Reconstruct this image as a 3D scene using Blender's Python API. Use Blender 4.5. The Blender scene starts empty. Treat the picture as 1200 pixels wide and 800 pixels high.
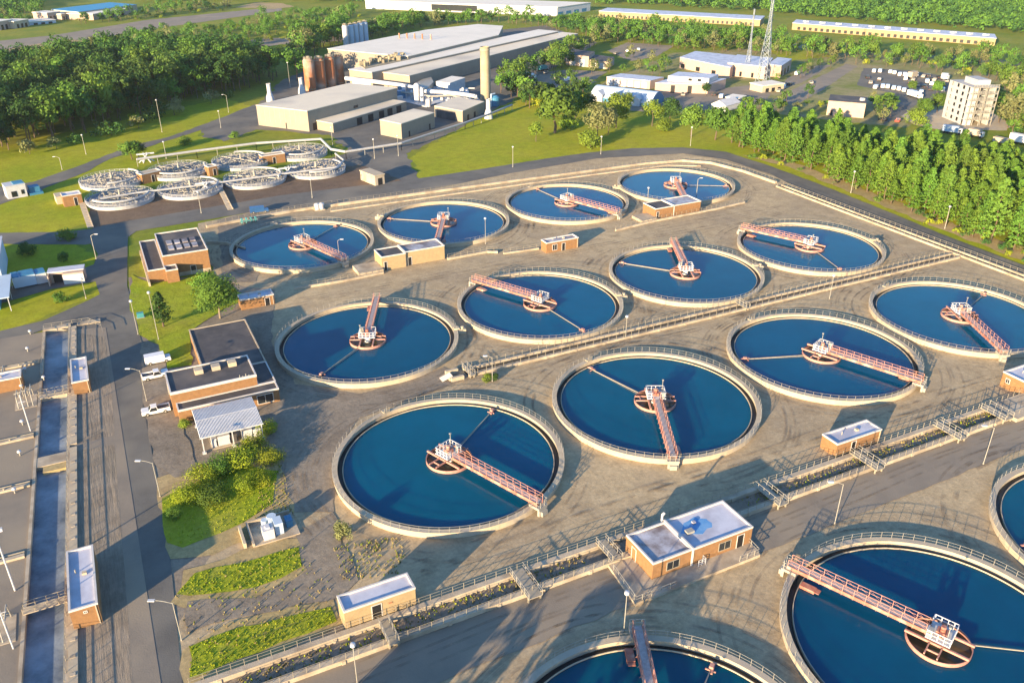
import bpy, math, random
from mathutils import Vector, Matrix
from mathutils.geometry import tessellate_polygon
R = math.radians
scene = bpy.context.scene
COL = scene.collection

# ------------------------------------------------------------------ camera, sky, sun, exposure
CAM_F, CAM_PITCH, CAM_H, CAM_YAW = 984.71, R(27.245), 81.83, R(-26.5)
cd = bpy.data.cameras.new('camera'); cam = bpy.data.objects.new('camera', cd); COL.objects.link(cam)
cam.location = (0, 0, CAM_H); cam.rotation_euler = (R(90) - CAM_PITCH, 0, CAM_YAW)
cd.sensor_width = 36; cd.lens = 36 * CAM_F / 1200; cd.clip_start = 1; cd.clip_end = 6000
scene.camera = cam

SUN_EL, SUN_AZ = R(10.4), R(210.3)          # azimuth of the sun itself, counter-clockwise from +X
sun_dir = Vector((math.cos(SUN_EL) * math.cos(SUN_AZ), math.cos(SUN_EL) * math.sin(SUN_AZ), math.sin(SUN_EL)))
w = bpy.data.worlds.new('World'); scene.world = w; w.use_nodes = True
nt = w.node_tree; bg = nt.nodes['Background']
sky = nt.nodes.new('ShaderNodeTexSky'); sky.sky_type = 'NISHITA'; sky.sun_disc = False
sky.sun_elevation = SUN_EL; sky.sun_rotation = R(90) - SUN_AZ
sky.air_density = 1.0; sky.dust_density = 0.2; sky.ozone_density = 4.0
nt.links.new(sky.outputs[0], bg.inputs[0]); bg.inputs[1].default_value = 0.12
sd = bpy.data.lights.new('sun', 'SUN'); so = bpy.data.objects.new('sun', sd); COL.objects.link(so)
sd.energy = 5.0; sd.angle = R(0.55); sd.color = (1.0, 0.75, 0.45)
so.rotation_euler = (-sun_dir).to_track_quat('-Z', 'Y').to_euler(); so.location = (0, 0, 200)
vs = scene.view_settings
vs.view_transform = 'Standard'; vs.look = 'None'; vs.gamma = 1; vs.exposure = 1.76; vs.use_curve_mapping = False

# ------------------------------------------------------------------ helpers
_cp, _sp = math.cos(CAM_PITCH), math.sin(CAM_PITCH)
_cy, _sy = math.cos(CAM_YAW), math.sin(CAM_YAW)
def G(u, v, z=0.0):
    """point of the plan (in metres) that the survey photograph shows at pixel u, v on height z"""
    a, b = (u - 600) / CAM_F, (400 - v) / CAM_F
    dy, dz = _cp + b * _sp, -_sp + b * _cp
    t = (z - CAM_H) / dz
    x, y = a * t, dy * t
    return Vector((_cy * x - _sy * y, _sy * x + _cy * y, z))
def PX(x, y, z):
    X = _cy * x + _sy * y; Y = -_sy * x + _cy * y; Z = z - CAM_H
    d = Y * _cp - Z * _sp
    return 600 + CAM_F * X / d, 400 - CAM_F * (Y * _sp + Z * _cp) / d
def height(base, top, z0=0.0):
    p = G(*base, z0); lo, hi = 0.0, 75.0
    for _ in range(50):
        m = (lo + hi) / 2
        if PX(p.x, p.y, z0 + m)[1] > top[1]: lo = m
        else: hi = m
    return lo

class MB:
    def __init__(s): s.v = []; s.f = []; s.m = []
    def quad(s, *p, mi=0):
        n = len(s.v); s.v += [tuple(q) for q in p]; s.f.append(tuple(range(n, n + len(p)))); s.m.append(mi); return s
    def prism(s, poly, z0, z1, mi=0, top_mi=None):
        n = len(poly); b = len(s.v)
        ar = sum(poly[i][0] * poly[(i + 1) % n][1] - poly[(i + 1) % n][0] * poly[i][1] for i in range(n))
        if ar < 0: poly = poly[::-1]
        s.v += [(p[0], p[1], z0) for p in poly] + [(p[0], p[1], z1) for p in poly]
        for i in range(n):
            j = (i + 1) % n
            s.f.append((b + i, b + j, b + n + j, b + n + i)); s.m.append(mi)
        s.f.append(tuple(range(b + n, b + 2 * n))); s.m.append(mi if top_mi is None else top_mi)
        s.f.append(tuple(range(b + n - 1, b - 1, -1))); s.m.append(mi)
        return s
    def box(s, x0, x1, y0, y1, z0, z1, mi=0, top_mi=None):
        return s.prism([(x0, y0), (x1, y0), (x1, y1), (x0, y1)], z0, z1, mi, top_mi)
    def bar(s, a, b, wd, ht, mi=0, up=Vector((0, 0, 1))):
        a, b = Vector(a), Vector(b); d = (b - a)
        if d.length < 1e-6: return s
        d.normalize(); sd_ = d.cross(up)
        if sd_.length < 1e-4: sd_ = d.cross(Vector((1, 0, 0)))
        sd_.normalize(); u = sd_.cross(d); n = len(s.v)
        for c in (a, b):
            for q, r in ((-1, -1), (1, -1), (1, 1), (-1, 1)):
                s.v.append(tuple(c + sd_ * (q * wd / 2) + u * (r * ht / 2)))
        for f in ((0, 1, 5, 4), (1, 2, 6, 5), (2, 3, 7, 6), (3, 0, 4, 7), (3, 2, 1, 0), (4, 5, 6, 7)):
            s.f.append(tuple(n + i for i in f)); s.m.append(mi)
        return s
    def tube(s, a, b, r0, r1=None, n=8, mi=0, cap=True):
        a, b = Vector(a), Vector(b); r1 = r0 if r1 is None else r1
        d = (b - a).normalized(); x = d.orthogonal().normalized(); y = d.cross(x); k = len(s.v)
        for c, r in ((a, r0), (b, r1)):
            for i in range(n):
                t = 2 * math.pi * i / n; s.v.append(tuple(c + x * (r * math.cos(t)) + y * (r * math.sin(t))))
        for i in range(n):
            j = (i + 1) % n; s.f.append((k + i, k + j, k + n + j, k + n + i)); s.m.append(mi)
        if cap:
            s.f.append(tuple(range(k + n - 1, k - 1, -1))); s.m.append(mi)
            s.f.append(tuple(range(k + n, k + 2 * n))); s.m.append(mi)
        return s
    def path(s, pts, r, n=8, mi=0):
        for a, b in zip(pts, pts[1:]): s.tube(a, b, r, r, n, mi)
        return s
    def lathe(s, prof, n=24, mi=0, c=(0, 0, 0), a0=0.0, a1=2 * math.pi):
        k = len(s.v); full = abs(a1 - a0 - 2 * math.pi) < 1e-6; cols = n if full else n + 1
        for i in range(cols):
            t = a0 + (a1 - a0) * i / n
            for r, z in prof: s.v.append((c[0] + r * math.cos(t), c[1] + r * math.sin(t), c[2] + z))
        m = len(prof)
        for i in range(n):
            j = (i + 1) % cols
            for q in range(m - 1):
                s.f.append((k + i * m + q, k + j * m + q, k + j * m + q + 1, k + i * m + q + 1)); s.m.append(mi)
        return s
    def disc(s, r, z, n=48, mi=0, c=(0, 0)):
        k = len(s.v); s.v += [(c[0] + r * math.cos(2 * math.pi * i / n), c[1] + r * math.sin(2 * math.pi * i / n), z) for i in range(n)]
        s.f.append(tuple(range(k, k + n))); s.m.append(mi); return s
    def rail(s, pts, h=1.05, step=1.6, closed=False, rp=.035, rr=.03, mids=1, mi=0):
        pts = [Vector(p) for p in pts]
        segs = list(zip(pts, pts[1:])) + ([(pts[-1], pts[0])] if closed else [])
        for a, b in segs:
            for q in range(mids + 1):
                z = Vector((0, 0, h * (q + 1) / (mids + 1))); s.bar(a + z, b + z, rr * 2, rr * 2, mi)
        acc = 0.0
        for a, b in segs:
            L = (b - a).length; t = acc
            while t <= L + 1e-6:
                p = a + (b - a) * (t / L if L else 0); s.bar(p, p + Vector((0, 0, h)), rp * 2, rp * 2, mi); t += step
            acc = t - L
        return s
    def build(s, name, mats, parent=None, loc=None, smooth=False):
        me = bpy.data.meshes.new(name); me.from_pydata(s.v, [], s.f)
        mats = mats if isinstance(mats, (list, tuple)) else [mats]
        for m in mats: me.materials.append(m)
        if any(s.m): me.polygons.foreach_set('material_index', s.m)
        if smooth: me.polygons.foreach_set('use_smooth', [True] * len(s.f))
        me.update(); o = bpy.data.objects.new(name, me); COL.objects.link(o)
        if parent: o.parent = parent
        if loc is not None: o.location = loc
        return o

def tag(o, label=None, cat=None, group=None, kind=None):
    if label: o['label'] = label
    if cat: o['category'] = cat
    if group: o['group'] = group
    if kind: o['kind'] = kind
    return o
def thing(name, label, cat, loc=(0, 0, 0), rz=0.0, group=None):
    o = bpy.data.objects.new(name, None); COL.objects.link(o); o.empty_display_size = .5
    o.location = loc; o.rotation_euler = (0, 0, rz); return tag(o, label, cat, group)
def dup(root, loc, rz=0.0, label=None, sc=None, group=None):
    def cp(o, par):
        c = o.copy(); COL.objects.link(c)
        if par: c.parent = par
        for ch in KIDS.get(o, []): cp(ch, c)
        return c
    r = cp(root, None); r.location = loc; r.rotation_euler = (0, 0, rz)
    if sc: r.scale = sc if isinstance(sc, (tuple, list)) else (sc,) * 3
    if label: r['label'] = label
    if group: r['group'] = group
    return r
KIDS = {}
def learn(o):
    KIDS[o] = list(o.children)
    for c in KIDS[o]: learn(c)
def inside(x, y, poly):
    c = False; n = len(poly); j = n - 1
    for i in range(n):
        xi, yi = poly[i][0], poly[i][1]; xj, yj = poly[j][0], poly[j][1]
        if (yi > y) != (yj > y) and x < (xj - xi) * (y - yi) / (yj - yi) + xi: c = not c
        j = i
    return c

# ------------------------------------------------------------------ materials
def M(name, c1, c2=None, scale=.4, rough=.85, bump=0.0, bscale=6.0, metal=0.0, world=True, spec=.3, stain=None, sscale=.08, stretch=None, rand=0.0, detail=6):
    m = bpy.data.materials.new(name); m.use_nodes = True; t = m.node_tree; L = t.links
    p = t.nodes['Principled BSDF']; p.inputs['Roughness'].default_value = rough; p.inputs['Metallic'].default_value = metal
    p.inputs['Specular IOR Level'].default_value = spec
    if world: src = t.nodes.new('ShaderNodeNewGeometry').outputs['Position']
    else: src = t.nodes.new('ShaderNodeTexCoord').outputs['Object']
    if stretch:
        mp = t.nodes.new('ShaderNodeMapping'); mp.inputs['Scale'].default_value = stretch; L.new(src, mp.inputs[0]); vsrc = mp.outputs[0]
    else: vsrc = src
    c2 = c2 or tuple(x * .78 for x in c1)
    nz = t.nodes.new('ShaderNodeTexNoise'); nz.inputs['Scale'].default_value = scale; nz.inputs['Detail'].default_value = detail; nz.inputs['Roughness'].default_value = .65
    L.new(vsrc, nz.inputs['Vector'])
    rp = t.nodes.new('ShaderNodeValToRGB'); e = rp.color_ramp.elements
    e[0].position = .36; e[1].position = .64; e[0].color = (*c2, 1); e[1].color = (*c1, 1); L.new(nz.outputs[0], rp.inputs[0])
    out = rp.outputs[0]
    if stain:
        n2 = t.nodes.new('ShaderNodeTexNoise'); n2.inputs['Scale'].default_value = sscale; n2.inputs['Detail'].default_value = 5; L.new(src, n2.inputs['Vector'])
        r2 = t.nodes.new('ShaderNodeValToRGB'); r2.color_ramp.elements[0].position = .48; r2.color_ramp.elements[1].position = .66
        L.new(n2.outputs[0], r2.inputs[0])
        mx = t.nodes.new('ShaderNodeMix'); mx.data_type = 'RGBA'; L.new(r2.outputs[0], mx.inputs[0]); L.new(out, mx.inputs[6]); mx.inputs[7].default_value = (*stain, 1)
        out = mx.outputs[2]
    if rand:
        oi = t.nodes.new('ShaderNodeObjectInfo'); hs = t.nodes.new('ShaderNodeHueSaturation')
        ma = t.nodes.new('ShaderNodeMapRange'); ma.inputs[3].default_value = 1 - rand; ma.inputs[4].default_value = 1 + rand; L.new(oi.outputs['Random'], ma.inputs[0])
        mh = t.nodes.new('ShaderNodeMapRange'); mh.inputs[3].default_value = .5 - rand * .06; mh.inputs[4].default_value = .5 + rand * .06
        mu = t.nodes.new('ShaderNodeMath'); mu.operation = 'FRACT'; m7 = t.nodes.new('ShaderNodeMath'); m7.operation = 'MULTIPLY'; m7.inputs[1].default_value = 7.31
        L.new(oi.outputs['Random'], m7.inputs[0]); L.new(m7.outputs[0], mu.inputs[0]); L.new(mu.outputs[0], mh.inputs[0])
        L.new(mh.outputs[0], hs.inputs['Hue']); L.new(ma.outputs[0], hs.inputs['Value']); L.new(out, hs.inputs['Color']); out = hs.outputs[0]
    L.new(out, p.inputs['Base Color'])
    if bump:
        nb = t.nodes.new('ShaderNodeTexNoise'); nb.inputs['Scale'].default_value = bscale; nb.inputs['Detail'].default_value = 5; L.new(vsrc, nb.inputs['Vector'])
        b = t.nodes.new('ShaderNodeBump'); b.inputs['Strength'].default_value = 1; b.inputs['Distance'].default_value = bump
        L.new(nb.outputs[0], b.inputs['Height']); L.new(b.outputs[0], p.inputs['Normal'])
    return m

def gravel(name, c1, c2, c3, bump=.05, tracks=False, stretch=None):
    """loose stone ground: fine grain, broad drifts and swinging tyre tracks"""
    m = bpy.data.materials.new(name); m.use_nodes = True; t = m.node_tree; L = t.links; p = t.nodes['Principled BSDF']
    p.inputs['Roughness'].default_value = .95; p.inputs['Specular IOR Level'].default_value = .15
    pos = t.nodes.new('ShaderNodeNewGeometry').outputs['Position']
    if stretch:
        mp = t.nodes.new('ShaderNodeMapping'); mp.inputs['Scale'].default_value = stretch; L.new(pos, mp.inputs[0]); spos = mp.outputs[0]
    else: spos = pos
    def noise(sc, det=6, ro=.6, vec=pos, dist=0):
        n = t.nodes.new('ShaderNodeTexNoise'); n.inputs['Scale'].default_value = sc; n.inputs['Detail'].default_value = det; n.inputs['Roughness'].default_value = ro; n.inputs['Distortion'].default_value = dist
        L.new(vec, n.inputs['Vector']); return n.outputs[0]
    def ramp(x, a, b, ca, cb):
        r = t.nodes.new('ShaderNodeValToRGB'); r.color_ramp.elements[0].position = a; r.color_ramp.elements[1].position = b
        r.color_ramp.elements[0].color = (*ca, 1); r.color_ramp.elements[1].color = (*cb, 1); L.new(x, r.inputs[0]); return r.outputs[0]
    def mix(f, a, b, blend='MIX'):
        x = t.nodes.new('ShaderNodeMix'); x.data_type = 'RGBA'; x.blend_type = blend
        (L.new(f, x.inputs[0]) if not isinstance(f, float) else setattr(x.inputs[0], 'default_value', f)); L.new(a, x.inputs[6]); L.new(b, x.inputs[7]); return x.outputs[2]
    big = ramp(noise(.035, 7, .6), .38, .62, c1, c2)
    mid = ramp(noise(.35, 8, .7), .4, .7, (1, 1, 1), (.72, .7, .68))
    fine = ramp(noise(1.7, 7, .75, spos), .3, .7, (.70, .70, .70), (1.15, 1.13, 1.10))
    col = mix(1.0, mix(1.0, big, mid, 'MULTIPLY'), fine, 'MULTIPLY')
    f = ramp(noise(.13, 6, .6), .52, .62, (0, 0, 0), (1, 1, 1))
    c3n = t.nodes.new('ShaderNodeRGB'); c3n.outputs[0].default_value = (*c3, 1)
    h = t.nodes.new('ShaderNodeMath'); h.operation = 'MULTIPLY'; h.inputs[1].default_value = .3 if tracks else .12; L.new(f, h.inputs[0])
    col = mix(h.outputs[0], col, c3n.outputs[0]); L.new(col, p.inputs['Base Color'])
    ad = t.nodes.new('ShaderNodeMath'); ad.operation = 'MULTIPLY_ADD'; ad.inputs[1].default_value = .35; L.new(noise(.9, 9, .74, spos), ad.inputs[0])
    sb = t.nodes.new('ShaderNodeMath'); sb.operation = 'MULTIPLY'; sb.inputs[1].default_value = 0.0; L.new(f, sb.inputs[0]); L.new(sb.outputs[0], ad.inputs[2])
    b = t.nodes.new('ShaderNodeBump'); b.inputs['Strength'].default_value = 1; b.inputs['Distance'].default_value = bump * 4
    L.new(ad.outputs[0], b.inputs['Height']); L.new(b.outputs[0], p.inputs['Normal'])
    return m

def leafmat(name, c1, c2, rand=.3):
    m = M(name, c1, c2, scale=.35, rough=.75, world=False, spec=.2, rand=rand, detail=3)
    t = m.node_tree; p = t.nodes['Principled BSDF']; out = t.nodes['Material Output']
    tr = t.nodes.new('ShaderNodeBsdfTranslucent'); mx = t.nodes.new('ShaderNodeMixShader'); mx.inputs[0].default_value = .25
    src = p.inputs['Base Color'].links[0].from_socket; t.links.new(src, tr.inputs[0])
    t.links.new(p.outputs[0], mx.inputs[1]); t.links.new(tr.outputs[0], mx.inputs[2]); t.links.new(mx.outputs[0], out.inputs[0])
    return m

def watermat(name, col, bump=.01, bscale=1.2, rough=.06, col2=None, rand=0.0):
    m = M(name, col, col2 or tuple(x * .85 for x in col), scale=.12, rough=rough, bump=bump, bscale=bscale, spec=.5, rand=rand)
    m.node_tree.nodes['Principled BSDF'].inputs['IOR'].default_value = 1.33; return m

m_meadow = gravel('meadow', (.17, .24, .018), (.27, .28, .03), (.14, .12, .05), .05)
m_lawn = gravel('lawn', (.28, .335, .012), (.37, .37, .022), (.2, .17, .05), .03)
m_scrub = gravel('dry_scrub_ground', (.20, .235, .05), (.36, .31, .17), (.3, .26, .15), .06, True)
m_plot = gravel('rough_grass', (.24, .34, .012), (.34, .36, .03), (.3, .27, .07), .12, True)
m_gravel = gravel('tan_gravel', (.525, .415, .255), (.405, .325, .215), (.30, .24, .17), .045, True)
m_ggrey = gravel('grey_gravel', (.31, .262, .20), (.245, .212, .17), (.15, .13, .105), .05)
m_ripple = gravel('rippled_gravel', (.31, .262, .205), (.24, .21, .165), (.13, .115, .095), .11, False, (2.2, .16, 1))
m_sand = gravel('sandy_verge', (.48, .36, .19), (.38, .31, .14), (.24, .2, .1), .04)
m_dirt = gravel('brown_slope', (.16, .115, .085), (.21, .15, .10), (.1, .08, .06), .06)
m_asph = M('asphalt', (.145, .138, .122), (.11, .105, .094), scale=.22, rough=.9, bump=.02, bscale=5, stain=(.19, .172, .14), sscale=.05)
m_asph2 = M('tan_asphalt', (.245, .207, .16), (.20, .172, .137), scale=.2, rough=.9, bump=.02, bscale=5, stain=(.27, .225, .165), sscale=.07)
m_conc = M('concrete', (.47, .40, .30), (.36, .30, .22), scale=.6, rough=.9, bump=.02, stain=(.27, .22, .16), sscale=.25)
m_concp = M('pale_concrete', (.49, .41, .29), (.39, .325, .235), scale=.5, rough=.9, bump=.015, stain=(.38, .33, .26), sscale=.2)
m_brick = M('orange_brick', (.27, .148, .066), (.215, .115, .052), scale=1.5, rough=.9, bump=.01, bscale=12)
m_cream = M('cream_block', (.36, .27, .15), (.31, .23, .13), scale=1.2, rough=.9, bump=.01, bscale=9)
m_coping = M('white_coping', (.58, .55, .52), (.5, .47, .44), scale=1, rough=.6)
m_memb = M('pale_membrane', (.52, .53, .60), (.44, .45, .52), scale=.5, rough=.5, stain=(.36, .36, .42), sscale=.3)
m_memb2 = M('stained_membrane', (.45, .46, .52), (.2, .17, .17), scale=.35, rough=.5, stain=(.12, .09, .09), sscale=.22)
m_pool_sky = M('wet_sky_reflection', (.10, .27, .52), (.16, .33, .56), scale=.8, rough=.25)  # wet roof patch with the sky's blue reflection painted as its colour
m_droof = M('dark_roofing', (.085, .08, .082), (.06, .058, .062), scale=.5, rough=.85, stain=(.13, .115, .105), sscale=.18)
m_door = M('dark_door', (.02, .02, .022), (.015, .015, .016), rough=.5)
m_glass = M('window_glass', (.02, .025, .03), (.015, .018, .022), rough=.15, spec=.6)
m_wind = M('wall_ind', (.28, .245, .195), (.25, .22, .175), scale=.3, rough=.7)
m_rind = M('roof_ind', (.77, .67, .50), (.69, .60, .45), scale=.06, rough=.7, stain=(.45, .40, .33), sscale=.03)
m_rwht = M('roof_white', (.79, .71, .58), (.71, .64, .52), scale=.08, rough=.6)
m_wht = M('white_paint', (.52, .53, .55), (.44, .45, .47), scale=.6, rough=.5)
m_wcar = M('white_car_paint', (.72, .72, .72), (.68, .68, .68), rough=.25, spec=.5, world=False)
m_bcar = M('blue_car_paint', (.03, .10, .25), (.025, .08, .2), rough=.25, spec=.5, world=False)
m_rcar = M('red_car_paint', (.4, .05, .03), (.35, .04, .03), rough=.3, spec=.5, world=False)
m_dcar = M('dark_car_paint', (.05, .055, .06), (.04, .045, .05), rough=.25, spec=.5, world=False)
m_tyre = M('tyre_rubber', (.02, .02, .02), (.015, .015, .015), rough=.9)
m_galv = M('galvanised', (.36, .32, .25), (.28, .25, .19), scale=2, rough=.55, metal=.1)
m_galvw = M('pale_galvanised', (.36, .345, .30), (.29, .275, .24), scale=2, rough=.5, metal=.1)
m_towr = M('tower_concrete', (.41, .42, .43), (.34, .35, .36), scale=.6, rough=.9)
m_pyl = M('pylon_steel', (.30, .34, .38), (.26, .3, .34), rough=.6)
m_pale = M('dull_white', (.40, .405, .41), (.33, .335, .34), scale=.8, rough=.7)
m_media = M('filter_media', (.30, .31, .33), (.17, .18, .2), scale=.9, rough=.9, bump=.1, bscale=2, stain=(.42, .42, .42), sscale=.5)
m_salm = M('salmon_steel', (.42, .17, .12), (.32, .12, .085), scale=1.2, rough=.65, stain=(.46, .34, .27), sscale=.5)
m_salmp = M('pale_salmon_steel', (.48, .255, .20), (.38, .19, .15), scale=1.6, rough=.65)
m_deck = M('grating', (.40, .36, .36), (.3, .26, .26), scale=2, rough=.7)
m_water = watermat('blue_water', (.0, .082, .162), col2=(.0, .070, .138), rand=.14)
_p = m_water.node_tree.nodes['Principled BSDF']; _p.inputs['Specular IOR Level'].default_value = .28; _p.inputs['Subsurface Weight'].default_value = .9; _p.inputs['Subsurface Scale'].default_value = 1.0; _p.inputs['Subsurface Radius'].default_value = (3, 5, 7)
m_well = watermat('well_scum', (.055, .05, .022), .02, 2, .2, col2=(.10, .055, .03))
m_canal = watermat('canal_water', (.24, .28, .32), .08, .9, .25, col2=(.075, .095, .12))
m_dark = M('wet_dark', (.02, .022, .022), (.015, .016, .018), rough=.5)
m_rust = M('rusty_silo', (.42, .14, .05), (.30, .13, .07), scale=.25, rough=.8, stain=(.40, .30, .24), sscale=.12)
m_bluew = M('pale_blue_steel', (.42, .52, .62), (.38, .47, .57), scale=.3, rough=.5)
m_blue = M('blue_steel', (.05, .20, .34), (.04, .16, .28), scale=.5, rough=.5)
m_teal = M('teal_paint', (.06, .28, .30), (.05, .22, .24), scale=.5, rough=.5)
m_stack = M('old_stack', (.37, .32, .21), (.29, .25, .17), scale=.25, rough=.9, stain=(.22, .19, .14), sscale=.12)
m_bark = M('bark', (.13, .095, .065), (.09, .065, .045), scale=3, rough=.95, world=False)
m_barkp = M('pale_bark', (.26, .21, .15), (.18, .14, .1), scale=3, rough=.95, world=False)
m_leafd = leafmat('leaf_dark', (.075, .15, .028), (.04, .09, .02), .35)
m_leafm = leafmat('leaf_mid', (.13, .235, .03), (.08, .155, .024), .3)
m_leafy = leafmat('leaf_yellow', (.31, .36, .022), (.20, .27, .02), .2)
m_leafp = leafmat('leaf_pine', (.135, .235, .026), (.08, .16, .02), .22)
m_leafg = leafmat('leaf_grey', (.22, .23, .09), (.15, .17, .065), .2)
m_leafl = leafmat('leaf_light', (.19, .275, .028), (.12, .19, .024), .2)
m_grassb = leafmat('grass_blades', (.30, .40, .02), (.38, .40, .04), .1)
m_fblue = M('far_blue_roof', (.03, .25, .45), (.03, .22, .4), rough=.5)
m_pink = M('pinkish_wall', (.44, .33, .27), (.4, .3, .24), scale=.4, rough=.85)

# ------------------------------------------------------------------ ground, roads, lawns (sheets 4 mm apart)
SHEETS = []
def sheet(name, polys, z, mat, jitter=0.0, seed=1, kind='structure', label=None):
    """flat sheet from one or more outlines; edges are broken up a little so no border is ruler-straight"""
    SHEETS.append((z, len(SHEETS), name, polys, mat, jitter, seed, kind))
def lay_sheet(name, polys, z, mat, jitter, seed, kind):
    rnd = random.Random(seed); b = MB()
    for poly in polys:
        pts = []
        n = len(poly)
        for i in range(n):
            a, c = Vector(poly[i][:2]), Vector(poly[(i + 1) % n][:2]); L = (c - a).length
            k = max(1, min(30, int(L / 2.5))) if jitter else 1
            for q in range(k):
                p = a.lerp(c, q / k)
                if jitter and q: p = p + Vector((rnd.uniform(-1, 1), rnd.uniform(-1, 1))) * jitter
                pts.append((p.x, p.y, z))
        base = len(b.v); b.v += pts
        for tri in tessellate_polygon([[Vector(p) for p in pts]]):
            a, c, d = (Vector(pts[i]) for i in tri)
            tri = tri if (c - a).cross(d - a).z > 0 else tri[::-1]
            b.f.append(tuple(base + i for i in tri)); b.m.append(0)
    o = b.build(name, mat); return tag(o, kind=kind)
def px(*p, z=0.0): return [G(a, c, z) for a, c in p]
CANAL = (-17.9, -13.35, 70.0, 191.5)      # open channel cut into the ground, swung a little off the plan's axis
CK, CY0 = .029, 189.0
def cs(x, y): return (x - CK * (CY0 - y), y)
x0, x1, y0, y1 = CANAL; BIG = 5000
b = MB()
ho = [(*cs(x0, y0), 0), (*cs(x1, y0), 0), (*cs(x1, y1), 0), (*cs(x0, y1), 0)]; ou = [(-BIG, -BIG, 0), (BIG, -BIG, 0), (BIG, BIG, 0), (-BIG, BIG, 0)]
for i in range(4): b.quad(ou[i], ou[(i + 1) % 4], ho[(i + 1) % 4], ho[i])
tag(b.build('ground', m_meadow), kind='structure')
Z = .004
sheet('lawn', [px((-300, 420), (-60, 160), (0, 172), (150, 140), (262, 115), (300, 126), (296, 146), (240, 152), (232, 160), (300, 172), (200, 183), (110, 222), (104, 262), (60, 272), (112, 300), (118, 345), (0, 392), (-60, 420)),
               px((480, 185), (545, 147), (600, 120), (640, 110), (720, 140), (800, 130), (900, 150), (1010, 200), (1110, 250), (1240, 310), (1240, 340), (1110, 292), (940, 216), (850, 184), (740, 180), (640, 195), (500, 222))], Z, m_lawn, 1.0, 3)
sheet('gravel_yard', [px((150, 900), (255, 620), (310, 560), (300, 470), (322, 340), (255, 330), (232, 262), (350, 236), (480, 222), (600, 198), (700, 182), (800, 176), (850, 183), (905, 205), (1000, 252), (1110, 292), (1200, 328), (1400, 410), (1900, 640), (1900, 1000))], Z * 2, m_gravel, .5, 4)
sheet('industrial_yard', [px((236, 150), (262, 138), (300, 126), (330, 95), (440, 50), (640, 30), (700, 50), (640, 85), (600, 118), (545, 147), (476, 180), (500, 222), (330, 240), (110, 268), (104, 243), (180, 225), (330, 202), (410, 178), (385, 158), (300, 152), (262, 166), (236, 160))], Z * 2, m_asph, 1.2, 5)
sheet('embankment', [px((105, 243), (180, 232), (330, 208), (420, 193), (456, 204), (470, 213), (330, 230), (240, 245), (106, 267))], Z * 3, m_dirt, .6, 6)
sheet('perimeter_road', [px((-80, 280), (0, 273), (75, 272), (110, 268), (150, 259), (240, 244), (330, 229), (420, 218), (480, 211), (560, 199), (640, 186), (690, 179), (740, 174), (800, 173), (850, 178), (900, 194), (960, 216), (1040, 248), (1110, 277), (1200, 311), (1420, 400), (1420, 425), (1200, 326), (1110, 291), (1000, 253), (905, 205), (850, 187), (800, 180), (700, 186), (600, 203), (480, 227), (390, 240), (300, 248), (240, 258), (160, 271), (150, 278), (100, 287), (0, 286), (-80, 296))], Z * 4, m_asph, .15, 7)
sheet('plant_road', [px((105, 284), (150, 272), (149, 335), (166, 400), (167, 470), (184, 560), (198, 640), (214, 800), (224, 950), (60, 950), (112, 790), (118, 600), (120, 480), (120, 440), (112, 392), (60, 384), (-60, 422), (-60, 408), (0, 388), (50, 376), (104, 352), (117, 345), (112, 330), (60, 339), (0, 356), (-60, 372), (-60, 352), (0, 338), (70, 325), (110, 310), (115, 298))], Z * 5, m_asph, .04, 8)
sheet('wood_road', [px((-60, 232), (0, 219), (40, 213), (100, 192), (150, 172), (200, 160), (260, 138), (300, 122), (310, 132), (240, 151), (175, 172), (130, 186), (100, 202), (50, 222), (0, 240), (-60, 252))], Z * 3, m_asph, .3, 9)
sheet('canal_yard', [[(-90, 70.1), cs(x0, 70.1), cs(x0, y1), (-40, 193), (-90, 170)]], Z * 6, m_asph2, .0, 10)
sheet('rippled_gravel', [[cs(-13.3, 71), (-9.4, 71), (-8.6, 95), (-7.4, 138), cs(-13.3, 139)], [cs(-13.3, 141), (-7.2, 141), (-6.6, 160), (-6.4, 183), cs(-13.3, 189)]], Z * 7, m_ripple, .0, 11)
sheet('canal_side', [[cs(-13.3, 71), (-6.0, 71), (-6.0, 188), cs(-13.3, 190)]], Z * 6.5, m_asph2, .0, 27)
sheet('service_road', [[(6, 66.5), (40, 67.0), (120, 67.4), (260, 67.0), (260, 75.0), (6, 75.0)]], Z * 6, m_asph2, .25, 12)
sheet('back_yard', [px((255, 258), (300, 248), (330, 262), (300, 330), (262, 332)), px((322, 350), (318, 400), (345, 450), (420, 462), (520, 430), (552, 440), (500, 462), (420, 490), (388, 540), (392, 600), (345, 600), (318, 540), (300, 480), (305, 360))], Z * 3, m_ggrey, .4, 13)  # grey gravel; its second outline also paints in shaded ground beside the tanks
sheet('yard_ground', [px((150, 325), (330, 325), (318, 470), (318, 560), (262, 640), (212, 900), (150, 900))], Z * 1.5, m_ggrey, .4, 25)
sheet('parking_bay', [px((165, 400), (190, 412), (215, 500), (232, 555), (205, 560), (182, 545), (167, 470))], Z * 6, m_ggrey, .3, 14)
gp = [px((154, 322), (172, 330), (206, 330), (250, 318), (268, 335), (292, 350), (262, 362), (232, 382), (224, 388), (224, 428), (196, 432), (186, 404), (162, 392), (152, 352)),
      px((207, 696), (228, 672), (300, 655), (350, 641), (354, 664), (300, 688), (222, 698)),
      px((222, 758), (280, 735), (388, 711), (395, 728), (330, 752), (240, 790), (222, 795)),
      px((190, 584), (215, 572), (290, 545), (326, 552), (320, 590), (286, 612), (258, 625), (214, 642), (196, 636))]
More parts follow.
